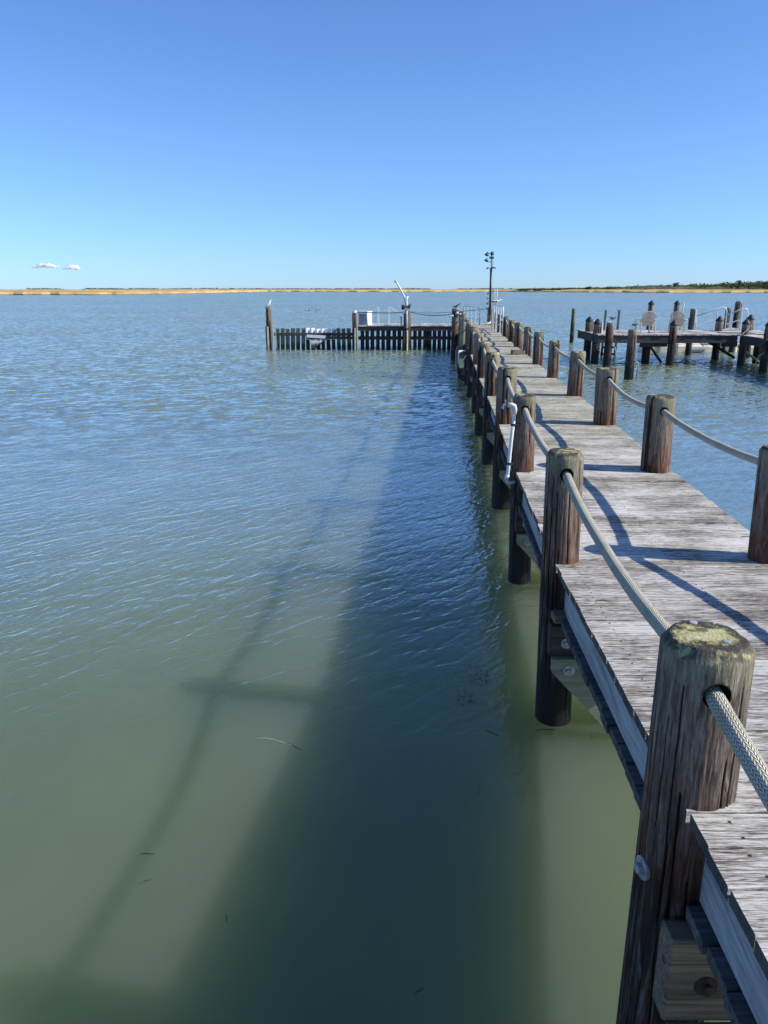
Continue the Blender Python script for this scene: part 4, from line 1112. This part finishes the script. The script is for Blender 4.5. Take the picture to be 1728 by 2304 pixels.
# Adirondack chairs, seen from behind
def chair(loc, rz, label):
    t = empty('garden_chair', loc, label, 'chair', 'cream slatted garden chairs on the neighbouring dock')
    t.rotation_euler = (0, 0, rz); t.scale = (.84, .84, .80)
    def P(b, nm): 
        o = b.build(nm, M['chair'], None); o.parent = t; o.location = (0, 0, 0); return o
    b = MB()                                     # back: fan of slats, rounded top; sits at -y side, leans back
    n = 7
    for k in range(n):
        u = (k - (n - 1) / 2) / ((n - 1) / 2)
        top = .93 - .13 * u * u; x0 = u * .20; x1 = u * .265
        b.bar((x0, -.14, .30), (x1, -.40, top), .070, .018, (0, 1, .3), ch=.004)
    P(b, 'backrest')
    b = MB(); b.bar((-.31, -.285, .56), (.31, -.285, .56), .03, .05); b.tube([(math.sin(a_) * .285, -.375 - .03 * math.cos(a_), .70 + .235 * math.cos(a_)) for a_ in [(-1.25 + 2.5 * j / 14) for j in range(15)]], .016, 6); P(b, 'back_brace')
    b = MB()
    for k in range(6): b.box((0, -.10 + k * .085, .30 + k * .018), (.52, .075, .02), ch=.004)
    P(b, 'seat')
    for sgn in (-1, 1):
        b = MB(); b.box((sgn * .33, .02, .575), (.13, .66, .024), ch=.008); P(b, 'armrest')
        b = MB(); b.bar((sgn * .30, .32, 0), (sgn * .31, .30, .565), .03, .09, (0, 1, 0)); P(b, 'leg')
        b = MB(); b.bar((sgn * .30, -.44, 0), (sgn * .29, -.22, .56), .03, .085, (0, 1, 0)); P(b, 'leg')
    return t
chair((9.43, 28.55, Z0), 0.03, 'cream slatted garden chair with its back to us, left of the capped pile')
chair((10.56, 28.5, Z0), -.42, 'cream slatted garden chair turned to the right, right of the capped pile')

# floating jet-ski dock behind
t = empty('floating_dock', (12.9, 33.5, 0), 'low cream plastic floating dock lying behind the neighbouring dock', 'floating dock')
for x, yy_, l, wd, z in ((11.5, 33.2, 1.3, .9, .20), (12.75, 33.2, 1.1, .95, .22), (14.1, 33.4, 1.5, .95, .20), (12.1, 34.3, 1.5, .95, .22), (13.8, 34.4, 1.5, .95, .22), (15.6, 33.6, 1.2, .9, .16)):
    b = MB(); b.box((x, yy_, z / 2 + .0), (l, wd, z + .16), Matrix.Rotation(random.uniform(-.03, .03), 3, 'X'), ch=.07)
    for k in (-1, 1):
        b.box((x + k * l * .28, yy_, z + .10), (l * .3, wd * .75, .06), ch=.025)
    b.build('float_module', M['float'], t)
b = MB(); b.lathe([(.10, -.3), (.12, -.28), (.12, .28), (.10, .3)], (13.05, 32.68, .12), (1, 0, .05), 14); b.build('bow_roller', M['bird_mid'], t)
# gangway with hand rails down to it
t = empty('gangway', (13.4, 31.9, Z0), 'aluminium gangway handrails sloping down behind the neighbouring dock', 'gangway')
for y_, x0, z0, x1, z1 in ((31.9, 12.0, 1.30, 13.65, 1.85), (31.2, 13.45, 1.55, 14.18, 1.82)):
    f = MB(); f.tube([(x0, y_, z0), (x1 - .06, y_, z1), (x1 + .06, y_, z1 - .04), (x1 + .11, y_, z1 - .16), (x1 + .12, y_, 1.0)], .024, 8); f.build('handrail', M['alu'], t, True)
    f = MB(); f.tube([(x0, y_, z0 - .36), (x1 + .08, y_, z1 - .36)], .018, 8); f.build('lower_rail', M['alu'], t)
    for q in (.35, .84):
        xx = x0 + (x1 - x0) * q; zz = z0 + (z1 - z0) * q
        f = MB(); f.tube([(xx, y_, .8), (xx, y_, zz)], .020, 8); f.build('rail_post', M['alu'], t)
f = MB(); f.bar((11.2, 31.55, .45), (14.0, 31.55, 1.02), .75, .06); f.build('ramp', M['alu'], t)
f = MB(); f.tube([(12.20, 32.6, .3), (12.23, 32.6, 1.6), (12.29, 32.6, 2.02)], [.02, .028, .012], 8)
tag(f.build('fishing_rod', M['yellow'], None, True), 'yellow green rod standing behind the right garden chair', 'rod')

# ------------------------------------------------------------------ bits floating on the water
def blade(x, y, L, ang, label, mat='blade'):
    b = MB(); n = 6; pts = []
    for k in range(n):
        s = (k / (n - 1) - .5) * L
        pts.append((x + math.cos(ang) * s - math.sin(ang) * .06 * L * math.sin(k * 1.1), y + math.sin(ang) * s + math.cos(ang) * .06 * L * math.sin(k * 1.1), .004))
    b.tube(pts, [.001, .0022, .0026, .0026, .0022, .0009], 5)
    tag(b.build('floating_reed', M[mat]), label, 'reed', 'reeds floating on the water')
RE = [(-.62, 3.93, .26, -.25, 'pale forked reed floating at the edge of the boardwalk shadow', 'blade_pale'),
      (-.52, 3.88, .13, -.55, 'dark reed crossing the pale forked reed', 'blade'),
      (.50, 3.48, .11, 1.45, 'upright looking dark reed floating in the boardwalk shadow', 'blade'),
      (.96, 4.05, .14, .25, 'dark reed floating in the green water right below the second left post', 'blade'),
      (1.22, 3.98, .06, 1.5, 'short dark reed floating under the boardwalk edge', 'blade'),
      (.64, 4.02, .10, -.6, 'dark reed floating left of the second left post', 'blade'),
      (-1.10, 3.00, .07, .1, 'dark reed floating in the sunlit water at lower left', 'blade'),
      (-1.06, 2.83, .07, .6, 'curled dark reed floating nearer the bottom left', 'blade'),
      (-.66, 2.62, .05, -1.2, 'tiny dark reed floating in the shade near the picture bottom', 'blade'),
      (.13, 2.27, .05, .7, 'small reed floating in the shade low in the middle', 'blade')]
for a in RE: blade(a[0], a[1], a[2], a[3], a[4], a[5])
rng = random.Random(8)
b = MB()
for k in range(130):
    cx, cy, sx_, sy_ = ((.66, 4.72, .10, .13) if k % 3 else (.52, 4.42, .05, .05))
    x = rng.gauss(cx, sx_ * .6); y = rng.gauss(cy, sy_ * .7); a = rng.uniform(0, 3.14); s = rng.uniform(.006, .016)
    b.add([(x - math.cos(a) * s, y - math.sin(a) * s, .003), (x + math.sin(a) * s * .3, y - math.cos(a) * s * .3, .005), (x + math.cos(a) * s, y + math.sin(a) * s, .003), (x - math.sin(a) * s * .3, y + math.cos(a) * s * .3, .005)], [(0, 1, 2, 3)])
tag(b.build('floating_algae', M['deadfoam']), 'scattered yellow green algae floating left of the second left post', 'algae', kind='stuff')
